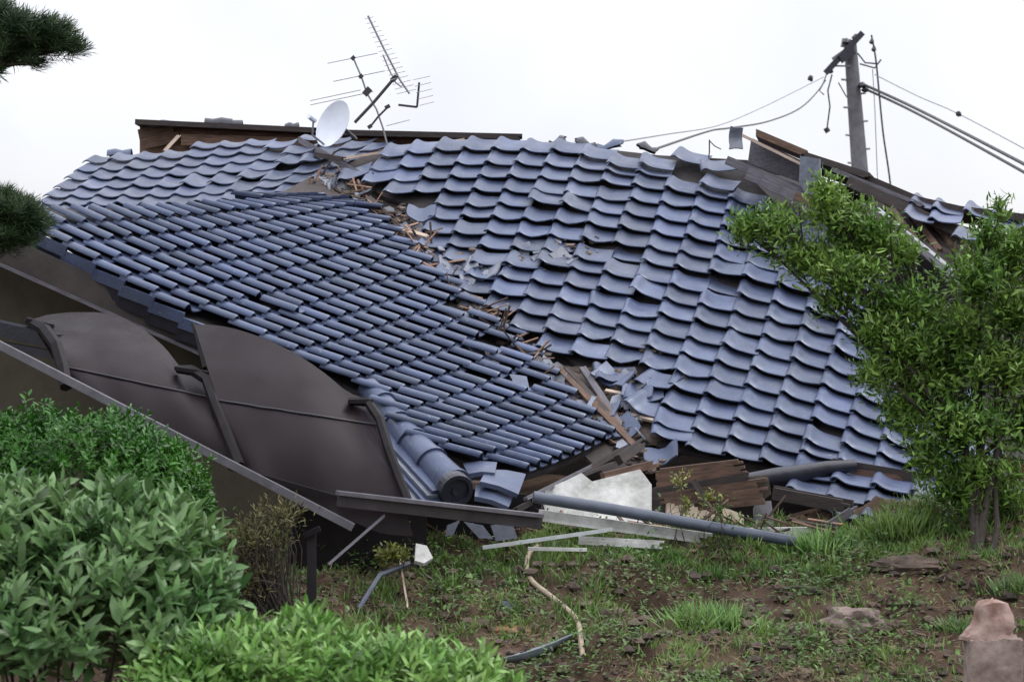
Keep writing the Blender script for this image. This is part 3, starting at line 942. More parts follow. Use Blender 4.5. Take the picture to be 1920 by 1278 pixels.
mb = MB()
for i in range(170):
    k = rnd.random() * (len(vline) - 1.001)
    a, b = vline[int(k)], vline[int(k) + 1]
    t = k - int(k)
    u, v = a[0] + (b[0] - a[0]) * t + rnd.gauss(4, 14), a[1] + (b[1] - a[1]) * t + rnd.gauss(0, 6)
    if rnd.random() < .25: u, v = rnd.choice([(890, 505), (1050, 482), (1150, 755), (1190, 800), (985, 492), (1160, 720)]); u += rnd.gauss(0, 26); v += rnd.gauss(0, 16)
    q = PM(u, v, .06 + .07 * rnd.random())
    n_ = (Vector((0, -.55, .83)) + Vector((rnd.gauss(0, .35), rnd.gauss(0, .35), rnd.gauss(0, .3)))).normalized()
    ax = n_.cross(Vector((rnd.gauss(0, 1), rnd.gauss(0, 1), rnd.gauss(0, 1)))).normalized()
    bx = ax.cross(n_)
    r_ = rnd.choice([.03, .045, .06, .085])
    pts = [q + (ax * math.cos(w) + bx * math.sin(w)) * r_ * rnd.uniform(.6, 1.1) for w in [2 * math.pi * j / 5 + rnd.uniform(-.4, .4) for j in range(5)]]
    m5 = [p - n_ * .012 for p in pts]
    mb.add(pts + m5, [(0, 1, 2, 3, 4), (9, 8, 7, 6, 5)] + [(j, j + 5, (j + 1) % 5 + 5, (j + 1) % 5) for j in range(5)], rnd.choice([.45, .7, .9, 1.1, 1.3]))
thing('tile_rubble', mb, M['tile_pale'], 'splinters of broken roof tile strewn along the roof valley', 'rubble', kind='stuff')

mb = MB()
for i in range(190):
    if i < 110:
        k = rnd.random() * (len(vline) - 1.001)
        a, b = vline[int(k)], vline[int(k) + 1]
        t = k - int(k)
        q = PM(a[0] + (b[0] - a[0]) * t + rnd.gauss(0, 12), a[1] + (b[1] - a[1]) * t + rnd.gauss(0, 6), .09 + .05 * rnd.random())
    else:
        u = rnd.uniform(800, 1560)
        q = P(u, 0, 15.25 + .3 * rnd.random())
        q.z = ground(q.x, q.y) + .02 + .10 * rnd.random()
    d_ = Vector((rnd.gauss(.5, .7), rnd.gauss(0, .5), rnd.gauss(-.3, .4))).normalized() * rnd.uniform(.05, .22)
    mb.bar(q - d_, q + d_, rnd.uniform(.006, .022), rnd.uniform(.004, .012), (0, -.5, .8), rnd.choice([.3, .5, .8, 1.2, 2, 3]))
thing('splinter_rubble', mb, M['wood_brown'], 'splinters of roof timber strewn along the valley and under the eaves', 'rubble', kind='stuff')

# loose and broken tiles
def shard(q, size, m, n, yaw, label, group=None, asp=.7):
    """a bent piece of tile lying on the slope with normal n"""
    n = Vector(n).normalized()
    a = n.cross(Vector((math.sin(yaw), math.cos(yaw), 0))).normalized()
    b = a.cross(n)
    k = 6
    rows = []
    for i in range(4):
        rows.append([q + a * ((j / (k - 1) - .5) * size * (1 + .15 * rnd.uniform(-1, 1) * (i in (0, 3)))) + b * ((i / 3 - .5) * size * asp * (1 + .25 * rnd.uniform(-1, 1) * (j in (0, 5)))) + n * (.03 * size / .25 * math.cos(j * 1.25)) for j in range(k)])
    mb = MB()
    mb.grid(rows, .014)
    return thing('loose_tile', mb, m, label, 'roof tile', group, smooth=True)


NM = (0, -.55, .83)
gl = 'loose roof tiles'
shard(PM(790, 398, .16), .235, M['tile'], NM, 0, 'flat blue-grey tile slid out at the upper valley edge', gl, .9)
shard(PM(1130, 765, .12), .22, M['tile'], NM, .3, 'whole tile lying on the clay patch beside the laths', gl, .9)
shard(PM(1165, 800, .12), .24, M['tile'], NM, -.4, 'tipped tile at the foot of the clay patch', gl, .9)
shard(PM(1150, 705, .14), .26, M['tile'], NM, .5, 'tile hanging at the top of the clay patch', gl, .7)
shard(PM(1195, 735, .14), .22, M['tile'], NM, .1, 'tile with clay on it between patch and main tiles', gl, .8)
shard(PM(672, 325, .12), .24, M['tile'], NM, -.3, 'tile askew just right of the wing roof apex', gl, .8)
shard(PM(905, 505, .12), .26, M['tile_pale'], NM, .2, 'pale weathered tile in the gap left of the main roof middle', gl, .8)
shard(PM(860, 495, .12), .30, M['tile_pale'], NM, -.1, 'wide pale tile resting over the valley edge', gl, .6)
shard(PM(1060, 482, .12), .20, M['tile_pale'], NM, .6, 'pale broken tile among clay crumbs mid main roof', gl, .8)
shard(PM(1240, 850, .12), .24, M['tile'], (-.3, -.5, .8), .2, 'last tile tilting at the lower left corner of the main roof', gl, .8)
shard(PW(985, 725, .08), .25, M['tile'], (.4, -.28, .87), .9, 'smooth tile lying flat on the wing roof beside the lower valley', gl, .6)
shard(PW(905, 668, .08), .22, M['tile_pale'], (.4, -.28, .87), .9, 'pale tile lying on the wing roof near the middle valley', gl, .6)
shard(P(1380, 259, 19.9), .17, M['tile_pale'], (.1, -1, .1), 1.57, 'grey tile dangling from the cable above the broken gable', gl, .65)
for i, (u, v, s, y, l) in enumerate([(1045, 268, .13, .2, 'small dark ridge tile, first one right of the ridge beam'), (1098, 271, .16, -.3, 'dark ridge tile lump second along the bare ridge'), (1142, 275, .22, .1, 'longest ridge tile remnant on the bare ridge'), (1214, 279, .16, .4, 'arched ridge tile remnant nearest the broken gable')]):
    a = P(u, v + 2, 21.0)
    mb = MB()
    rows = [[a + Vector((x * s * (1 + .2 * math.sin(5 * t + i)), math.cos(t) * .07, math.sin(t) * (.055 + .02 * math.sin(7 * x + 3 * i)) - .02 + x * .05 * (-1) ** i)) for t in [math.radians(10 + 160 * k / 8) for k in range(9)]] for x in (-.5, -.2, .2, .5)]
    mb.grid(rows, .014)
    thing('ridge_tile_remnant', mb, M['tile_dark'] if i != 2 else M['tile'], l, 'ridge tile', 'ridge tile remnants', smooth=True)
for i, (u, v, s, l) in enumerate([(300, 238, .26, 'blue-grey ridge tile at the left end of the ridge'), (410, 234, .24, 'dark heap of ridge tile left of the satellite dish'), (440, 238, .14, 'small dark ridge tile chip beside the heap'), (548, 243, .12, 'tiny dark ridge tile chip close to the satellite dish'), (225, 293, .2, 'arched tile on the top edge of the rear roof')]):
    a = P(u, v, 21.45 if i < 4 else 20.4)
    mb = MB()
    rows = [[a + Vector((x * s, math.cos(t) * .06, math.sin(t) * .055 - .01 + .008 * math.sin(9 * x + i))) for t in [math.radians(10 + 160 * k / 8) for k in range(9)]] for x in (-.5, -.2, .1, .5)]
    mb.grid(rows, .014)
    thing('ridge_tile_remnant', mb, M['tile'] if i in (0, 4) else M['tile_dark'], l, 'ridge tile', 'ridge tile remnants', smooth=True)

# ------------------------------------------------------------------ satellite dish and aerial on the ridge
dish = empty('satellite_dish', P(640, 275, 20.9))
tag(dish, 'small white satellite dish tipped over on the ridge', 'satellite dish')
dc = P(632, 236, 20.8)
nrm = Vector((-.62, -.68, .30)).normalized()
ex = Vector((.35, -.06, .9)); ex = (ex - nrm * ex.dot(nrm)).normalized()
ey = nrm.cross(ex)
rings = []
for i in range(9):
    rr = max(.001, i / 8)
    rings.append([dc + (ex * math.cos(t) * .215 + ey * math.sin(t) * .19) * rr + nrm * (.055 * rr * rr) for t in [2 * math.pi * k / 32 for k in range(33)]])
mb = MB(); mb.grid(rings, .006); mb.build('reflector', M['white_paint'], dish, True)
mb = MB(); mb.tube([dc - ex * .2, dc - ex * .17 + nrm * .2, dc + nrm * .26 - ex * .05], .009, 6); mb.build('feed_arm', M['steel'], dish)
mb = MB(); mb.tube([dc + nrm * .24 - ex * .05, dc + nrm * .32 - ex * .04], .025, 8); mb.build('feed_horn', M['white_paint'], dish)
mb = MB(); mb.tube([dc - nrm * .02, dc - nrm * .12, P(668, 262, 20.9)], .018, 6); mb.build('bracket', M['black'], dish)

aer = empty('roof_aerial', P(720, 268, 20.9))
tag(aer, 'bent television aerial with two branched booms leaning above the ridge', 'aerial')
AD = 20.9


def A(u, v, d=AD): return P(u, v, d)


mb = MB(); mb.tube([A(665, 230), A(700, 193), A(738, 148)], .014, 6); mb.build('mast', M['black'], aer)
mb = MB(); mb.tube([A(690, 30), A(720, 92), A(750, 150), A(768, 176)], .009, 6); mb.tube([A(718, 103), A(730, 132), A(742, 155), A(752, 163), A(756, 158)], .006, 6); mb.build('uhf_boom', M['steel'], aer)
mb = MB()
for i in range(17):
    t = i / 16
    u, v = 692 + 70 * t, 34 + 138 * t
    L = 9 + 11 * t
    mb.tube([A(u - L * .9, v + L * .22, AD - .10), A(u + L * .9, v - L * .22, AD + .10)], .0028, 4)
for i in range(5):
    mb.tube([A(775 + 3 * i, 150 + 12 * i, AD - .1), A(806 + 2 * i, 143 + 12 * i, AD + .1)], .0028, 4)
mb.build('uhf_elements', M['steel'], aer)
mb = MB(); mb.bar(A(747, 197), A(782, 201), .02, .018); mb.bar(A(782, 201), A(786, 155), .02, .018); mb.build('reflector_frame', M['black'], aer)
mb = MB(); mb.tube([A(662, 108), A(678, 145), A(688, 175), A(706, 205), A(718, 240), A(726, 272)], .008, 6); mb.build('vhf_boom', M['steel'], aer)
mb = MB()
for (a, b, c, d_) in [(614, 119, 708, 100), (625, 153, 722, 133), (582, 189, 676, 169), (582, 197, 700, 172), (725, 236, 768, 225)]:
    mb.tube([A(a, b, AD - .15), A(c, d_, AD + .15)], .0035, 4)
mb.build('vhf_elements', M['steel'], aer)
mb = MB(); mb.tube([A(694, 238), A(709, 219), A(727, 201)], .009, 6); mb.bar(A(722, 203), A(731, 198), .03, .03); mb.bar(A(690, 240), A(697, 235), .03, .03); mb.build('loose_arm', M['black'], aer)
for (a, b, w) in (((683, 178), (694, 166), .05), ((734, 152), (744, 143), .04), ((659, 112), (665, 106), .03), ((673, 146), (680, 141), .03)):
    mb = MB(); mb.bar(A(*a), A(*b), w, w); mb.build('clamp', M['black'], aer)

# ------------------------------------------------------------------ utility pole and its cables
PD = 45.0
pole = empty('utility_pole', P(1640, 760, PD))
tag(pole, 'weathered grey utility pole with tilted crossarm behind the house', 'utility pole')
mb = MB(); mb.tube([P(1594, 78, PD), P(1600, 160, PD), P(1613, 330, PD), P(1634, 690, PD), P(1640, 790, PD)], [.115, .13, .155, .19, .2], 14)
mb.build('shaft', M['concrete'], pole, True)
mb = MB(); mb.bar(P(1548, 137, PD - .2), P(1617, 62, PD - .2), .12, .11); mb.bar(P(1575, 112, PD - .25), P(1600, 95, PD - .25), .16, .16); mb.build('crossarm', M['tile_dark'], pole)
mb = MB(); mb.bar(P(1562, 112, PD + .1), P(1590, 92, PD + .1), .1, .08); mb.build('bracket', M['steel'], pole)
mb = MB(); mb.bar(P(1578, 80, PD), P(1600, 84, PD), .15, .15); mb.build('pole_cap', M['steel'], pole)
mb = MB(); mb.bar(P(1566, 124, PD - .1), P(1594, 124, PD - .1), .03, .03); mb.build('stay', M['steel'], pole)
for (u, v, r) in [(1556, 133, .07), (1604, 70, .08), (1586, 78, .08), (1616, 160, .09), (1622, 168, .08), (1634, 78, .05), (1638, 92, .05)]:
    mb = MB()
    mb.tube([P(u, v + 5, PD - .15), P(u, v + 2, PD - .15), P(u + 1, v - 2, PD - .15), P(u + 1, v - 6, PD - .15)], [r * .5, r, r * .7, r * .3], 8)
    mb.build('insulator', M['black'], pole)
for i in range(7):
    v = 150 + 26 * i
    s = 1 if i % 2 else -1
    u = 1600 + (v - 160) * .077
    mb = MB(); mb.tube([P(u + s * 12, v, PD - .05), P(u + s * 22, v - 1, PD - .05)], .02, 5); mb.build('climbing_step', M['steel'], pole)
mb = MB()
mb.tube([P(1560, 140, PD), P(1552, 170, PD), P(1556, 200, PD), P(1550, 245, PD)], .015, 5)
mb.tube([P(1548, 240, PD), P(1553, 248, PD)], .05, 6)
mb.tube([P(1548, 150, PD), P(1536, 170, PD), P(1545, 178, PD)], .014, 5)
mb.tube([P(1572, 155, PD), P(1586, 180, PD), P(1596, 190, PD)], .012, 5)
mb.tube([P(1612, 120, PD), P(1640, 128, PD), P(1652, 112, PD)], .016, 5)
mb.tube([P(1608, 100, PD), P(1622, 118, PD), P(1646, 120, PD)], .016, 5)
mb.build('loose_leads', M['black'], pole)


def cable(pts, r, label, m='black', sag=None, group='cables strung from the utility pole'):
    q = [P(*p) for p in pts]
    out = []
    n = len(q)
    for i in range(n - 1):
        p0, p1, p2, p3 = q[max(i - 1, 0)], q[i], q[i + 1], q[min(i + 2, n - 1)]
        for k in range(6):
            t = k / 6
            out.append(.5 * ((2 * p1) + (p2 - p0) * t + (2 * p0 - 5 * p1 + 4 * p2 - p3) * t * t + (3 * p1 - p0 - 3 * p2 + p3) * t ** 3))
    out.append(q[-1])
    mb = MB(); mb.tube(out, r, 5)
    return thing('power_cable', mb, M[m], label, 'cable', group)


cable([(1544, 145, 44.8), (1490, 172, 42), (1420, 206, 38), (1345, 236, 33), (1250, 252, 27), (1150, 268, 21.5)], .008, 'upper thin cable running left from the crossarm to the ridge', 'steel')
cable([(1550, 138, 44.8), (1538, 165, 43), (1500, 203, 40), (1440, 228, 36), (1370, 240, 32), (1330, 246, 29), (1225, 281, 21.5)], .013, 'dark cable looping low from the crossarm to the ridge', 'black')
cable([(1618, 158, 44.9), (1700, 195, 42), (1800, 245, 38), (1960, 328, 33)], .027, 'thick upper black cable running right from the pole', 'black')
cable([(1620, 166, 44.9), (1700, 203, 42), (1800, 256, 38), (1960, 345, 33)], .024, 'thick lower black cable running right from the pole', 'black')
cable([(1640, 140, 44.9), (1720, 180, 42), (1798, 214, 39), (1960, 300, 33)], .009, 'faint thin cable above the thick pair right of the pole', 'steel')
cable([(1634, 66, 45), (1642, 110, 45), (1648, 170, 45), (1656, 250, 45), (1670, 350, 45), (1680, 480, 45)], .018, 'dark slack cable hanging straight down right of the pole', 'black')
cable([(1636, 130, 45), (1640, 200, 45), (1645, 330, 45), (1650, 480, 45)], .008, 'faint pale wire hanging beside the pole', 'steel')
mb = MB(); lump(mb, P(1519, 147, 43.5), .055); lump(mb, P(1522, 150, 43.5), .04)
thing('cable_weight', mb, M['black'], 'small dark knob on the upper cable left of the crossarm', 'cable clamp')
mb = MB(); lump(mb, P(1797, 214, 38.5), .05)
thing('cable_weight', mb, M['black'], 'small dark knob on the faint cable right of the pole', 'cable clamp')
mb = MB(); mb.tube([P(1330, 262, 20.6), P(1330, 285, 20.6), P(1326, 318, 20.6)], .006, 5); mb.tube([P(1330, 264, 20.6), P(1340, 274, 20.6), P(1352, 280, 20.6)], .005, 5)
thing('bent_wire', mb, M['black'], 'thin bent wire standing on the ridge left of the broken gable', 'wire')

# ------------------------------------------------------------------ foliage
def leaves_mesh(name, base, dirs, ups, ln, wd, m, parent=None, tone=None, droop=.18):
    """many folded leaves as one mesh: base, dirs, ups (n,3); ln, wd (n,)"""
    n = len(base)
    d = dirs / np.maximum(np.linalg.norm(dirs, axis=1, keepdims=True), 1e-6)
    side = np.cross(d, ups)
    side /= np.maximum(np.linalg.norm(side, axis=1, keepdims=True), 1e-6)
    nn = np.cross(side, d)
    L, W = ln[:, None], wd[:, None]
    v = np.empty((n, 7, 3))
    v[:, 0] = base
    v[:, 1] = base + d * L * .30 + side * W * .42 + nn * W * .14
    v[:, 2] = base + d * L * .30 - side * W * .42 + nn * W * .14
    v[:, 3] = base + d * L * .68 + side * W * .38 + nn * (W * .12 - L * droop * .45)
    v[:, 4] = base + d * L * .68 - side * W * .38 + nn * (W * .12 - L * droop * .45)
    v[:, 5] = base + d * L * .5 - nn * L * droop * .12
    v[:, 6] = base + d * L - nn * L * droop
    tri = np.array([(0, 1, 5), (0, 5, 2), (1, 3, 5), (5, 4, 2), (3, 6, 5), (5, 6, 4)])
    me = bpy.data.meshes.new(name)
    me.vertices.add(n * 7)
    me.vertices.foreach_set('co', v.reshape(-1).astype(np.float32))
    idx = (tri[None] + (np.arange(n) * 7)[:, None, None]).reshape(-1)
    nf = n * 6
    me.loops.add(nf * 3)
    me.loops.foreach_set('vertex_index', idx.astype(np.int32))
    me.polygons.add(nf)
    me.polygons.foreach_set('loop_start', np.arange(0, nf * 3, 3, dtype=np.int32))
    me.polygons.foreach_set('loop_total', np.full(nf, 3, dtype=np.int32))
    me.update(calc_edges=True)
    if tone is None:
        tone = nrg.uniform(.55, 1.45, n)
        tone[nrg.random(n) < .015] *= .35
    at = me.attributes.new('tone', 'FLOAT', 'FACE')
    at.data.foreach_set('value', np.repeat(tone, 6).astype(np.float32))
    me.shade_smooth()
    me.materials.append(m)
    o = bpy.data.objects.new(name, me)
    COL.objects.link(o)
    if parent is not None:
        o.parent = parent
        o.location = -parent.location
    return o


def rand_dirs(n):
    v = nrg.normal(size=(n, 3))
    return v / np.linalg.norm(v, axis=1, keepdims=True)


def whorls(tips, tdirs, per, ln, wd, spread=.9, stemlen=.12):
    """leaves set spirally round the last stretch of each shoot"""
    B, D, U, Ls, Ws = [], [], [], [], []
    for p, t in zip(tips, tdirs):
        t = t / np.linalg.norm(t)
        a = np.cross(t, (0.3, .2, 1.0)); a /= np.linalg.norm(a) + 1e-9
        b = np.cross(t, a)
        ph0 = nrg.uniform(0, 6.28)
        k = int(per * nrg.uniform(.7, 1.3))
        for i in range(k):
            f = i / max(1, k - 1)
            ph = ph0 + i * 2.4
            o = a * math.cos(ph) + b * math.sin(ph)
            w = spread * (1 - .55 * f) * nrg.uniform(.8, 1.2)
            D.append(t * (1 - .35 * w) + o * w)
            B.append(p - t * stemlen * (1 - f) + nrg.normal(0, .004, 3))
            U.append(t + nrg.normal(0, .25, 3))
            s = nrg.uniform(.5, 1.25) * (1 - .25 * f)
            Ls.append(ln * s); Ws.append(wd * s)
    return np.array(B), np.array(D), np.array(U), np.array(Ls), np.array(Ws)


def blob_tips(blobs, n, inner=.35):
    """shoot tips near the skin of a union of ellipsoids (c, r(3)) with some inside"""
    T, D = [], []
    vol = np.array([b[1][0] * b[1][2] for b in blobs], float)
    pr = vol / vol.sum()
    which = nrg.choice(len(blobs), n, p=pr)
    for i in which:
        c, r = np.array(blobs[i][0]), np.array(blobs[i][1])
        d = rand_dirs(1)[0]
        d[2] = abs(d[2]) * .9 if nrg.random() < .72 else d[2]
        k = 1 - inner * nrg.random() ** 1.5
        k *= 1 + .20 * noise.noise(Vector(d * 2.3) + Vector((i * 3.1, 0, 0))) + (.16 * nrg.random() if nrg.random() < .12 else 0)
        T.append(c + d * r * k * nrg.uniform(.94, 1.07))
        D.append(d * .8 + np.array((0, 0, .75)) + nrg.normal(0, .3, 3))
    return np.array(T), np.array(D)


def stems_to(root, tips, n, rad, rg=rnd):
    mb = MB()
    idx = nrg.choice(len(tips), min(n, len(tips)), replace=False)
    for i in idx:
        t = Vector(tips[i])
        r0 = Vector(root) + Vector((rg.uniform(-.22, .22), rg.uniform(-.1, .1), 0))
        m1 = r0.lerp(t, .45) + Vector((rg.gauss(0, .05), rg.gauss(0, .05), .08))
        mb.tube([r0, m1, t], [rad, rad * .6, rad * .2], 5)
    return mb


def shrub(name, label, blobs, n, per, ln, wd, lm, root, spread=.9, nst=30, srad=.014, inner=.35, stemlen=.12, cat='shrub'):
    e = empty(name, root)
    tag(e, label, cat)
    T, D = blob_tips(blobs, n, inner)
    keep = T[:, 2] > np.array([ground_base(x, y) for x, y, _ in T]) + .02
    T, D = T[keep], D[keep]
    B, DD, U, L, W = whorls(T, D, per, ln, wd, spread, stemlen)
    leaves_mesh('foliage', B, DD, U, L, W, lm, e)
    stems_to(root, T, nst, srad).build('stems', M['bark'], e)
    return e


def pb(u, v, d, ru, rv, rd):
    """ellipsoid given by its place, its half extents in the photograph's scale and depth"""
    return (tuple(P(u, v, d)), (ru / F * d, rd, rv / F * d))


# big pale-leaved shrub, near left
shrub('broadleaf_shrub', 'large leafy shrub with pale green pointed leaves at lower left', [pb(60, 1060, 10.0, 210, 170, .42), pb(250, 1070, 10.0, 170, 170, .40), pb(330, 1150, 9.9, 130, 120, .34), pb(130, 1200, 9.7, 300, 190, .42), pb(-80, 1100, 10.0, 180, 200, .4), pb(230, 950, 10.1, 60, 55, .2), pb(60, 930, 10.1, 60, 50, .2)],
      1250, 9, .122, .044, M['leaf_light'], P(130, 1780, 10.1), spread=1.0, nst=40)
# bright low shrub, bottom centre
shrub('lowgrowing_shrub', 'low bright green shrub with narrow leaves along the bottom edge', [pb(470, 1250, 9.5, 190, 90, .4), pb(640, 1262, 9.5, 180, 95, .4), pb(800, 1275, 9.5, 150, 75, .35), pb(380, 1290, 9.4, 150, 110, .35), pb(900, 1310, 9.5, 90, 60, .3), pb(570, 1180, 9.6, 60, 45, .2)],
      1250, 10, .085, .026, M['leaf_low'], P(620, 1800, 9.5), spread=1.1, nst=35)
# clipped deep green shrub behind
shrub('clipped_shrub', 'dense rounded dark green shrub below the slanting grey beam', [pb(120, 880, 13.2, 230, 125, .55), pb(260, 930, 13.1, 120, 120, .45), pb(330, 960, 13.3, 70, 110, .3), pb(-60, 880, 13.2, 200, 120, .5)],
      3300, 9, .050, .020, M['leaf_azalea'], P(120, 1150, 13.2), spread=1.2, nst=20, inner=.2, stemlen=.06)
# thin dry shrub
shrub('sparse_shrub', 'thin twiggy olive shrub left of the dark fence post', [pb(480, 1010, 13.4, 75, 85, .25), pb(530, 960, 13.4, 60, 40, .2), pb(460, 1080, 13.3, 60, 60, .2)],
      420, 6, .045, .010, M['leaf_dry'], P(490, 1150, 13.4), nst=150, srad=.005, inner=.8)
# small plants by the debris
shrub('yellow_plant', 'small yellow-green plant in front of the ridge end tile', [pb(735, 1040, 14.6, 32, 22, .1)], 50, 7, .05, .02, M['leaf_yellow'], P(735, 1062, 14.6), nst=10, srad=.004, inner=.6, stemlen=.05, cat='plant')
shrub('vine_plant', 'leafy vine climbing over the torn brown lath panel', [pb(1275, 900, 15.3, 22, 28, .08), pb(1330, 930, 15.3, 35, 14, .06), pb(1290, 960, 15.2, 16, 60, .05)], 60, 6, .035, .016, M['leaf_yellow'], P(1290, 1035, 15.1), nst=14, srad=.004, inner=.7, stemlen=.05, cat='plant')
shrub('tall_weed', 'thin upright weed with reddish stem in front of the cream slab', [pb(1350, 955, 15.0, 16, 30, .06), pb(1355, 1010, 15.0, 12, 40, .05)], 26, 5, .04, .014, M['weed'], P(1352, 1075, 15.0), nst=10, srad=.005, inner=.8, stemlen=.05, cat='plant')
shrub('dead_shrub', 'small dead reddish shrub behind the tree at the right edge', [pb(1890, 890, 15.6, 45, 40, .15)], 120, 6, .05, .016, M['leaf_red'], P(1890, 990, 15.6), nst=30, srad=.006, inner=.8, stemlen=.06)

# the young tree on the right
tree = empty('young_tree', PG(1838, 1030, 14.0, 15.6))
tag(tree, 'bushy young tree with narrow leaves on the bank before the right roof', 'tree')
TD = 15.0
tb = [(1398, 425, 30, 34, .12), (1450, 420, 50, 42, .2), (1550, 360, 36, 36, .16), (1580, 410, 70, 45, .25), (1510, 480, 62, 45, .22), (1590, 510, 75, 45, .25), (1640, 440, 45, 50, .2), (1690, 470, 40, 40, .18), (1560, 555, 40, 22, .16), (1660, 570, 60, 40, .25), (1690, 640, 75, 50, .3), (1640, 690, 45, 30, .2), (1740, 720, 100, 62, .35), (1640, 610, 50, 45, .25), (1715, 570, 45, 50, .25), (1690, 770, 50, 45, .25), (1600, 470, 50, 40, .2), (1770, 680, 70, 60, .3),
      (1790, 620, 80, 60, .32), (1830, 520, 75, 55, .3), (1890, 460, 60, 48, .28), (1872, 385, 16, 24, .08), (1850, 430, 30, 25, .12), (1900, 580, 70, 70, .3), (1880, 690, 95, 70, .35), (1800, 800, 105, 62, .35), (1740, 850, 45, 40, .22), (1840, 880, 90, 42, .3), (1920, 790, 70, 70, .3), (1780, 900, 55, 30, .2), (1850, 915, 50, 26, .2), (1810, 935, 50, 24, .2), (1880, 930, 50, 30, .2), (1960, 500, 60, 90, .3), (1980, 700, 80, 100, .3)]
blobs = [pb(u, v, TD + rnd.uniform(-.15, .15), a * 1.12, b * 1.15, c) for u, v, a, b, c in tb]
T, D = blob_tips(blobs, 9800, 1.0)
D = D + nrg.normal(0, .55, D.shape)
B, DD, U, L, W = whorls(T, D, 5, .068, .021, 1.1, .15)
leaves_mesh('crown', B, DD, U, L, W, M['leaf_tree'], tree, nrg.uniform(.4, 1.7, len(B)))
mb = MB()
root = Vector(PG(1838, 1030, 14.0, 15.6))
forks = [P(1808, 840, TD - .05), P(1838, 800, TD + .05), P(1868, 830, TD)]
for k in range(7):
    f_ = forks[k % 3] + Vector((rnd.gauss(0, .03), rnd.gauss(0, .04), rnd.gauss(0, .05)))
    b0 = root + Vector((rnd.gauss(0, .045), rnd.gauss(0, .05), -.08))
    w = rnd.uniform(.014, .026)
    mb.tube([b0, b0.lerp(f_, .3) + Vector((rnd.gauss(0, .012), 0, 0)), b0.lerp(f_, .65) + Vector((rnd.gauss(0, .015), 0, 0)), f_], [w * 1.35, w * 1.05, w * .9, w * .7], 8)
for (u, v, a, b, c), bl in zip(tb, blobs):
    e = Vector(bl[0])
    f_ = min(forks, key=lambda q: abs(q.x - e.x))
    mid = f_.lerp(e, .5) + Vector((rnd.gauss(0, .06), rnd.gauss(0, .08), .05))
    mb.tube([f_, mid, e], [.019, .012, .004], 6)
    for _ in range(4):
        e2 = e + Vector((rnd.uniform(-1, 1) * bl[1][0], rnd.uniform(-1, 1) * bl[1][1], rnd.uniform(-.3, 1) * bl[1][2])) * .8
        mb.tube([mid.lerp(e, .7), e2], [.008, .003], 5)
mb.build('trunk', M['bark'], tree, True)


# pine boughs reaching in from the left: one pine tree standing left of the frame
pine = empty('pine_tree', P(-500, 1080, 14.5))
tag(pine, 'dark pine tree whose needled boughs reach in at upper left', 'pine tree')


def pine_bough(blobs, n, origin):
    T, D = blob_tips(blobs, n, .8)
    D = D + np.array((.5, 0, .1))
    B, DD, U, L, W = whorls(T, D, 26, .085, .0055, 1.1, .06)
    leaves_mesh('needles', B, DD, U, L, W, M['leaf_pine'], pine, droop=.05)
    mb = MB()
    for c, r in blobs:
        c = Vector(c)
        o = Vector(origin)
        mb.tube([o, o.lerp(c, .5) + Vector((0, 0, -.04)), c], [.03, .02, .007], 6)
        for _ in range(5):
            mb.tube([o.lerp(c, .75), c + Vector((rnd.uniform(-1, 1) * r[0], rnd.uniform(-1, 1) * r[1], rnd.uniform(-1, 1) * r[2])) * .85], [.008, .003], 5)
    mb.build('bough', M['bark'], pine)


pine_bough([pb(20, 50, 14.0, 55, 32, .25), pb(70, 75, 14.0, 55, 28, .22), pb(115, 85, 14.0, 38, 22, .15), pb(30, 95, 14.0, 50, 30, .22), pb(5, 20, 14.0, 25, 20, .15), pb(65, 115, 14.0, 28, 14, .12), pb(-60, 70, 14.1, 80, 60, .3), pb(0, 130, 14.0, 12, 14, .08), pb(140, 88, 14.0, 26, 18, .1), pb(40, 60, 14.0, 75, 40, .25), pb(95, 60, 14.0, 45, 30, .2)], 1050, P(-300, 150, 14.2))
pine_bough([pb(20, 400, 14.6, 50, 42, .25), pb(55, 420, 14.6, 38, 32, .2), pb(10, 450, 14.6, 60, 30, .22), pb(-70, 410, 14.7, 80, 60, .3), pb(10, 365, 14.6, 20, 16, .1), pb(40, 410, 14.6, 45, 45, .2)], 1300, P(-300, 470, 14.5))
mb = MB()
mb.tube([P(-500, 1110, 14.5), P(-420, 700, 14.4), P(-320, 300, 14.3), P(-260, -100, 14.3)], [.16, .13, .10, .07], 10)
mb.build('trunk', M['bark'], pine, True)

# ------------------------------------------------------------------ grass and weeds on the bank
def on_bank(n, ulo, uhi, ylo, yhi):
    out = []
    for _ in range(n):
        y = nrg.uniform(ylo, yhi)
        x = (nrg.uniform(ulo, uhi) - CX) / F * y
        out.append((x, y))
    return out


GB, GD, GU, GL, GW, GT = [], [], [], [], [], []
WB, WD_, WU, WL, WW = [], [], [], [], []


def blade_tuft(x, y, n, h, s=.04):
    z = ground(x, y)
    for _ in range(n):
        d = np.array((nrg.normal(0, .42), nrg.normal(0, .42), 1.0))
        GB.append((x + nrg.normal(0, s), y + nrg.normal(0, s), z - .015))
        GD.append(d); GU.append((d[0] * .4 + nrg.normal(0, .3), -.4, .5))
        GL.append(h * nrg.uniform(.5, 1.25)); GW.append(nrg.uniform(.005, .010)); GT.append(nrg.uniform(.55, 1.45))


def weed(x, y, n, s=.06, size=.035, hgt=.08):
    z = ground(x, y)
    for _ in range(n):
        d = rand_dirs(1)[0]; d[2] = abs(d[2]) * .6 + .1
        WB.append((x + nrg.normal(0, s), y + nrg.normal(0, s), z + abs(nrg.normal(0, hgt))))
        WD_.append(d); WU.append((0, -.2, 1)); k = nrg.uniform(.6, 1.3)
        WL.append(size * k); WW.append(size * .55 * k)


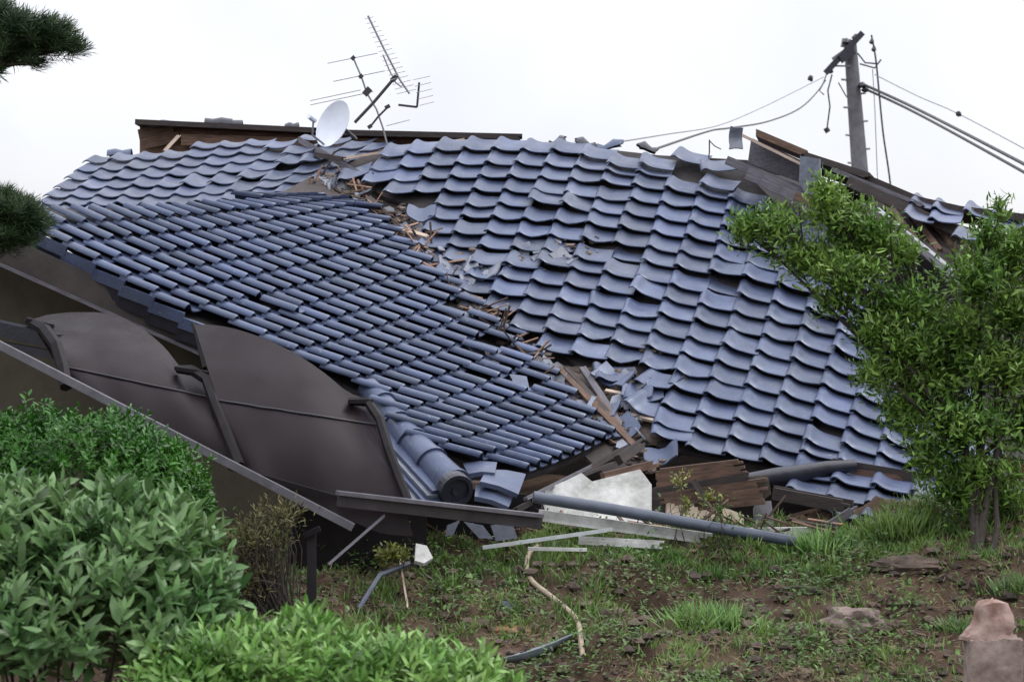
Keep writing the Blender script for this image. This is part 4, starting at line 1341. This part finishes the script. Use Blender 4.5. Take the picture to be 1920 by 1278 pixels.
for x, y in on_bank(14000, 100, 2500, 11.6, 15.9):
    nz = noise.noise(Vector((x * 1.3, y * 1.7, 3.3))) + .5 * noise.noise(Vector((x * 4, y * 4, 1.3)))
    edge = sstep(14.75, 15.3, y)
    if -.75 < x < .12 and y > 15.0: continue
    if x > .9: edge = max(edge, sstep(14.3, 14.9, y) * sstep(.9, 1.8, x))
    th = (.18 if x < .2 else .11) - .50 * edge
    if nz > th:
        blade_tuft(x, y, 4 if edge < .3 else 6, .06 + .03 * edge, .035)
    elif nz > th - .22 and nrg.random() < .45:
        weed(x, y, 4)
for x, y in on_bank(6500, 100, 2500, 11.4, 15.5):
    if noise.noise(Vector((x * 1.7, y * 2.1, 9.1))) > .12 and not (-.75 < x < .12 and y > 15.0): weed(x, y, 9, .06, .036)
for _ in range(100):      # taller clumps
    x, y = on_bank(1, 640, 1960, 12.5, 15.3)[0]
    if noise.noise(Vector((x * .9, y * 1.1, 5.2))) < -.12: continue
    k = nrg.uniform(.07, .15)
    for _ in range(8): blade_tuft(x + nrg.normal(0, .06), y + nrg.normal(0, .05), 7, k, .03)
for x, y in on_bank(1500, 780, 1750, 14.75, 15.35):
    blade_tuft(x, y, 6, .075, .03)
n = len(GB)
DB, DDR, DU, DL, DW = [], [], [], [], []
for x, y in on_bank(5200, 540, 1960, 12.3, 15.4):
    if noise.noise(Vector((x * 1.6, y * 1.9, 7.7))) < -.05: continue
    z = ground(x, y)
    for _ in range(3):
        DB.append((x + nrg.normal(0, .03), y + nrg.normal(0, .03), z)); DDR.append((nrg.normal(0, .8), nrg.normal(0, .6), .6)); DU.append((0, -.4, .5))
        DL.append(nrg.uniform(.03, .09)); DW.append(nrg.uniform(.004, .008))
dg = leaves_mesh('dry_grass', np.array(DB), np.array(DDR), np.array(DU), np.array(DL), np.array(DW), mat('straw', (.09, .065, .03), .7, 0, 3, col2=(.22, .165, .09), trans=.15), None, None, .3)
tag(dg, 'dead straw-coloured grass lying matted over the soil bank', 'dry grass', kind='stuff')
gr = leaves_mesh('grass', np.array(GB), np.array(GD), np.array(GU), np.array(GL), np.array(GW), M['grass'], None, np.array(GT), .25)
tag(gr, 'thin short grass growing in patches along the soil bank', 'grass', kind='stuff')
wd = leaves_mesh('weeds', np.array(WB), np.array(WD_), np.array(WU), np.array(WL), np.array(WW), M['weed'])
tag(wd, 'low broad-leaved weeds scattered over the soil bank', 'weeds', kind='stuff')

# single tufts one can point to
def tuft(u, v, n, h, s, m, label):
    q = PG(u, v)
    B = np.array([(q.x + nrg.normal(0, s), q.y + nrg.normal(0, s * .6), q.z - .02) for _ in range(n)])
    D = np.stack([np.array(((b[0] - q.x) * 2.5 + nrg.normal(0, .25), nrg.normal(0, .3), 1.0)) for b in B])
    U = np.stack([np.array((d[0] * .4 + nrg.normal(0, .3), -.4, .5)) for d in D])
    e = empty('grass_tuft', q)
    tag(e, label, 'grass tuft', 'grass tufts on the bank')
    leaves_mesh('blades', B, D, U, nrg.uniform(.5, 1.2, n) * h, nrg.uniform(.007, .013, n), m, e, nrg.uniform(.6, 1.4, n), .35)


tuft(1335, 1185, 420, .20, .10, M['leaf_low'], 'lush bright green grass tuft in the middle of the right bank')
tuft(1300, 1175, 160, .14, .07, M['grass'], 'shorter grass tuft touching the lush one on its left')
tuft(1550, 1030, 260, .16, .12, M['leaf_low'], 'wide green grass tuft at the end of the short white board')
tuft(1040, 1040, 200, .12, .09, M['weed'], 'blue-green grass tuft where the beige hose begins')
tuft(1690, 1005, 260, .20, .12, M['grass'], 'tall grass tuft just left of the tree trunk')
tuft(1800, 1180, 160, .10, .07, M['weed'], 'low green tuft left of the broken stone pillar')
tuft(1900, 1110, 160, .14, .08, M['weed'], 'green tuft at the right edge above the stone pillar')

# clods and pebbles
mb = MB()
for x, y in on_bank(11000, 100, 2500, 11.6, 15.5):
    r = float(nrg.choice([.007, .011, .018, .027, .04], p=[.3, .28, .22, .14, .06]))
    lump(mb, (x, y, ground(x, y) + r * .2), r, rnd.uniform(.5, 1.5), (1.2, 1.1, .75))
thing('soil_rubble', mb, M['stone'], 'small clods and pebbles scattered over the soil bank', 'rubble', kind='stuff', smooth=True).data.shade_smooth()


def boulder(name, q, size, sq, m, label, cat='rock', seed=0):
    mb = MB()
    n, k = 28, 40
    rows = []
    for i in range(n + 1):
        th = math.pi * i / n
        row = []
        for j in range(k + 1):
            ph = 2 * math.pi * j / k
            d = Vector((math.sin(th) * math.cos(ph), math.sin(th) * math.sin(ph), math.cos(th)))
            rr = size * (1 + .28 * noise.noise(d * 1.6 + Vector((seed, 0, 0))) + .20 * noise.noise(d * 3.5 + Vector((seed, 3, 0))) - .12 * abs(noise.noise(d * 7 + Vector((seed, 1, 4)))) + .05 * noise.noise(d * 16))
            row.append(Vector((d.x * rr * sq[0], d.y * rr * sq[1], d.z * rr * sq[2])) + q)
        rows.append(row)
    mb.grid(rows)
    return thing(name, mb, m, label, cat, smooth=True)


boulder('boulder', PG(1600, 1175) + Vector((0, 0, .02)), .14, (1.25, 1, .75), M['rock'], 'pinkish grey boulder half buried in the middle of the right bank', seed=2)
boulder('boulder', PG(1480, 1180), .07, (1.5, 1, .6), M['stone'], 'small brown rock left of the pinkish boulder', seed=5)
boulder('boulder', PG(950, 1140), .055, (1.1, 1, .8), M['tile_pale'], 'small grey stone left of the beige hose', seed=8)
boulder('boulder', PG(1700, 1060), .12, (1.8, 1, .5), M['stone'], 'flat brown clod of earth below the tree', seed=11)
boulder('boulder', PG(1500, 1110), .09, (1.7, 1, .5), M['stone'], 'low dark clod above the small brown rock', seed=14)
boulder('boulder', PG(960, 1185), .10, (1.7, 1, .45), mat('orange_clay', (.25, .13, .07), .95, .3, 6, .6, 20), 'orange clay lump beside the broken gutter piece', seed=17)

# broken stone pillar at lower right
pil = empty('stone_pillar', P(1862, 1290, 12.3))
tag(pil, 'broken pinkish stone pillar standing at the lower right corner', 'stone pillar')
mb = MB()
rows = []
for i in range(15):
    t = i / 14
    row = []
    c = P(1862, 1420 - 225 * min(t * 1.08, 1), 12.45)
    k_ = 1 if t < .93 else (1 - (t - .93) / .07 * .97)
    for j in range(33):
        ph = 2 * math.pi * j / 32
        cx_, sy_ = math.cos(ph), math.sin(ph)
        sq = 1 / max(abs(cx_), abs(sy_)) ** .8
        w = k_ * sq * (1 + .07 * noise.noise(Vector((cx_ * 2, sy_ * 2, t * 5))) + .05 * noise.noise(Vector((cx_ * 7, sy_ * 7, t * 16))))
        row.append(c + Vector((cx_ * .142 * w, sy_ * .12 * w, .03 * noise.noise(Vector((cx_ * 3, sy_ * 3, t))))))
    rows.append(row)
mb.grid(rows)
rows = []
o = mb.build('base_block', mat('pillar_stone', (.15, .11, .095), .92, .3, 10, 1.0, 16, col2=(.34, .27, .235)), pil, True)
bt = MB()
n, k = 10, 18
for i in range(n + 1):
    t = i / n
    row = []
    for j in range(k + 1):
        ph = 2 * math.pi * j / k
        rx = (52 - 28 * t ** 1.3) / F * 12.4
        d = Vector((math.cos(ph), math.sin(ph), 0))
        w = 1 + .22 * noise.noise(Vector((d.x * 1.5, d.y * 1.5, t * 3))) + .1 * noise.noise(Vector((d.x * 5, d.y * 5, t * 8)))
        c = P(1852 + 8 * t + 6 * math.sin(3 * t), 1200 - 78 * t, 12.45)
        if i == n: w *= .25
        row.append(c + Vector((d.x * rx * w, d.y * rx * w * .8, .02 * noise.noise(Vector((ph, t * 4, 2))))))
    rows.append(row)
bt.grid(rows)
bt.build('broken_top', mat('red_stone', (.17, .095, .072), .92, .3, 10, 1.0, 16, col2=(.34, .25, .215)), pil, True)

# ------------------------------------------------------------------ loose things on the bank
def strand(pts, r, n=8):
    q = [Vector(p) for p in pts]
    out = []
    for i in range(len(q) - 1):
        p0, p1, p2, p3 = q[max(i - 1, 0)], q[i], q[i + 1], q[min(i + 2, len(q) - 1)]
        for k in range(n):
            t = k / n
            out.append(.5 * ((2 * p1) + (p2 - p0) * t + (2 * p0 - 5 * p1 + 4 * p2 - p3) * t * t + (3 * p1 - p0 - 3 * p2 + p3) * t ** 3))
    out.append(q[-1])
    return out


mb = MB()
hp = [(1010, 1030), (992, 1045), (988, 1075), (1000, 1098), (1030, 1122), (1062, 1148), (1082, 1170), (1088, 1200), (1092, 1238)]
mb.tube(strand([PG(u, v) + Vector((0, -.02, .025)) for u, v in hp], .02), .016, 8)
thing('garden_hose', mb, M['hose'], 'beige hose winding down the soil bank', 'hose', smooth=True)
mb = MB()
mb.tube([PG(672, 1160) + Vector((0, 0, .06)), PG(712, 1115) + Vector((0, 0, .12)), P(768, 1056, 14.6)], .016, 8)
thing('thin_pipe', mb, M['pipe'], 'thin grey pipe slanting down the bank from the rubble', 'pipe', smooth=True)
mb = MB()
a, b = PG(945, 1245) + Vector((0, 0, .05)), PG(1078, 1208) + Vector((0, 0, .07))
rows = []
for i in range(7):
    t = i / 6
    c = a.lerp(b, t)
    w = .07 * (.25 + math.sin(math.pi * min(1, t * .9 + .12)))
    rows.append([c + Vector((0, -math.cos(th) * w, math.sin(th) * w * .8)) for th in [math.radians(200 + 150 * k / 8) for k in range(9)]])
mb.grid(rows, .005)
thing('gutter_piece', mb, mat('faded_gutter', (.17, .20, .22), .45, .3, 9, .1), 'torn piece of blue-grey gutter lying below the hose bend', 'gutter', smooth=True)
plank('stick', PG(955, 1275) + Vector((0, 0, .05)), PG(1112, 1262) + Vector((0, 0, .05)), .022, .02, M['wood_brown'], 'thin brown stick lying along the bottom edge', 'stick')
plank('stick', PG(750, 1085) + Vector((0, 0, .12)), PG(765, 1150) + Vector((0, 0, .03)), .010, .01, M['wood_pale'], 'thin pale twig standing by the thin grey pipe', 'stick')
plank('pale_rod', P(905, 1026, 14.75), P(1148, 992, 14.9), .022, .02, M['pale_pipe'], 'pale rod lying on the grass above the hose', 'rod', b1=False)
plank('pale_rod', P(990, 1028, 14.7), P(1100, 1030, 14.75), .02, .02, M['plaster'], 'short pale rod crossing the top of the hose', 'rod', b1=False)
plank('white_board', P(1085, 1012, 14.95), P(1245, 1021, 14.9), .05, .02, M['plaster'], 'flat white board on the grass right of the hose top', 'board')
mb = MB(); mb.prism([P(780, 1018, 14.5), P(800, 1022, 14.5), P(812, 1045, 14.45), P(795, 1055, 14.4), P(778, 1050, 14.4)], .03)
thing('tile_fragment', mb, M['plaster'], 'white broken plaster piece left of the green grass edge', 'fragment')
for (pts, l) in [([(838, 985), (862, 975), (850, 1002), (835, 1005)], 'upright blue-white shard below the ridge end tile'), ([(870, 978), (905, 985), (925, 1010), (898, 1008)], 'slanting blue-white shard right of the upright one'), ([(920, 985), (960, 978), (970, 1008), (930, 1014)], 'grey shard near the white wall fragment foot')]:
    mb = MB(); mb.prism([P(u, v, 14.8) for u, v in pts], .02)
    thing('tile_fragment', mb, M['tile_pale'], l, 'fragment', 'tile shards under the wing corner')
# post and wire brace of an old fence
mb = MB(); mb.bar(P(584, 1000, 13.7), P(585, 1140, 13.6), .05, .05, (0, -1, 0)); mb.bar(P(570, 1004, 13.65), P(600, 990, 13.65), .03, .03)
thing('fence_post', mb, M['frame'], 'dark short fence post on the bank beneath the brown carport', 'post')
plank('stick', P(615, 1058, 13.9), P(722, 965, 14.2), .016, .016, M['wood_grey'], 'thin grey rod leaning up from the bank to the carport', 'stick')
mb = MB(); mb.prism([P(770, 905, 15.35), P(1015, 930, 15.5), P(1015, 1045, 15.5), P(770, 1045, 15.35)], .05)  # near-black sheet stands in for the deep shade under the wing corner
mb.build('wing_shade_sheet', M['frame'], house)
# dark sheet put in for the shade under the carport, behind the post
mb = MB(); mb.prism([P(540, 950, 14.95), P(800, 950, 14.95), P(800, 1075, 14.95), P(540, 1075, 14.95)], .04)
mb.build('carport_shade_sheet', M['frame'], carport)
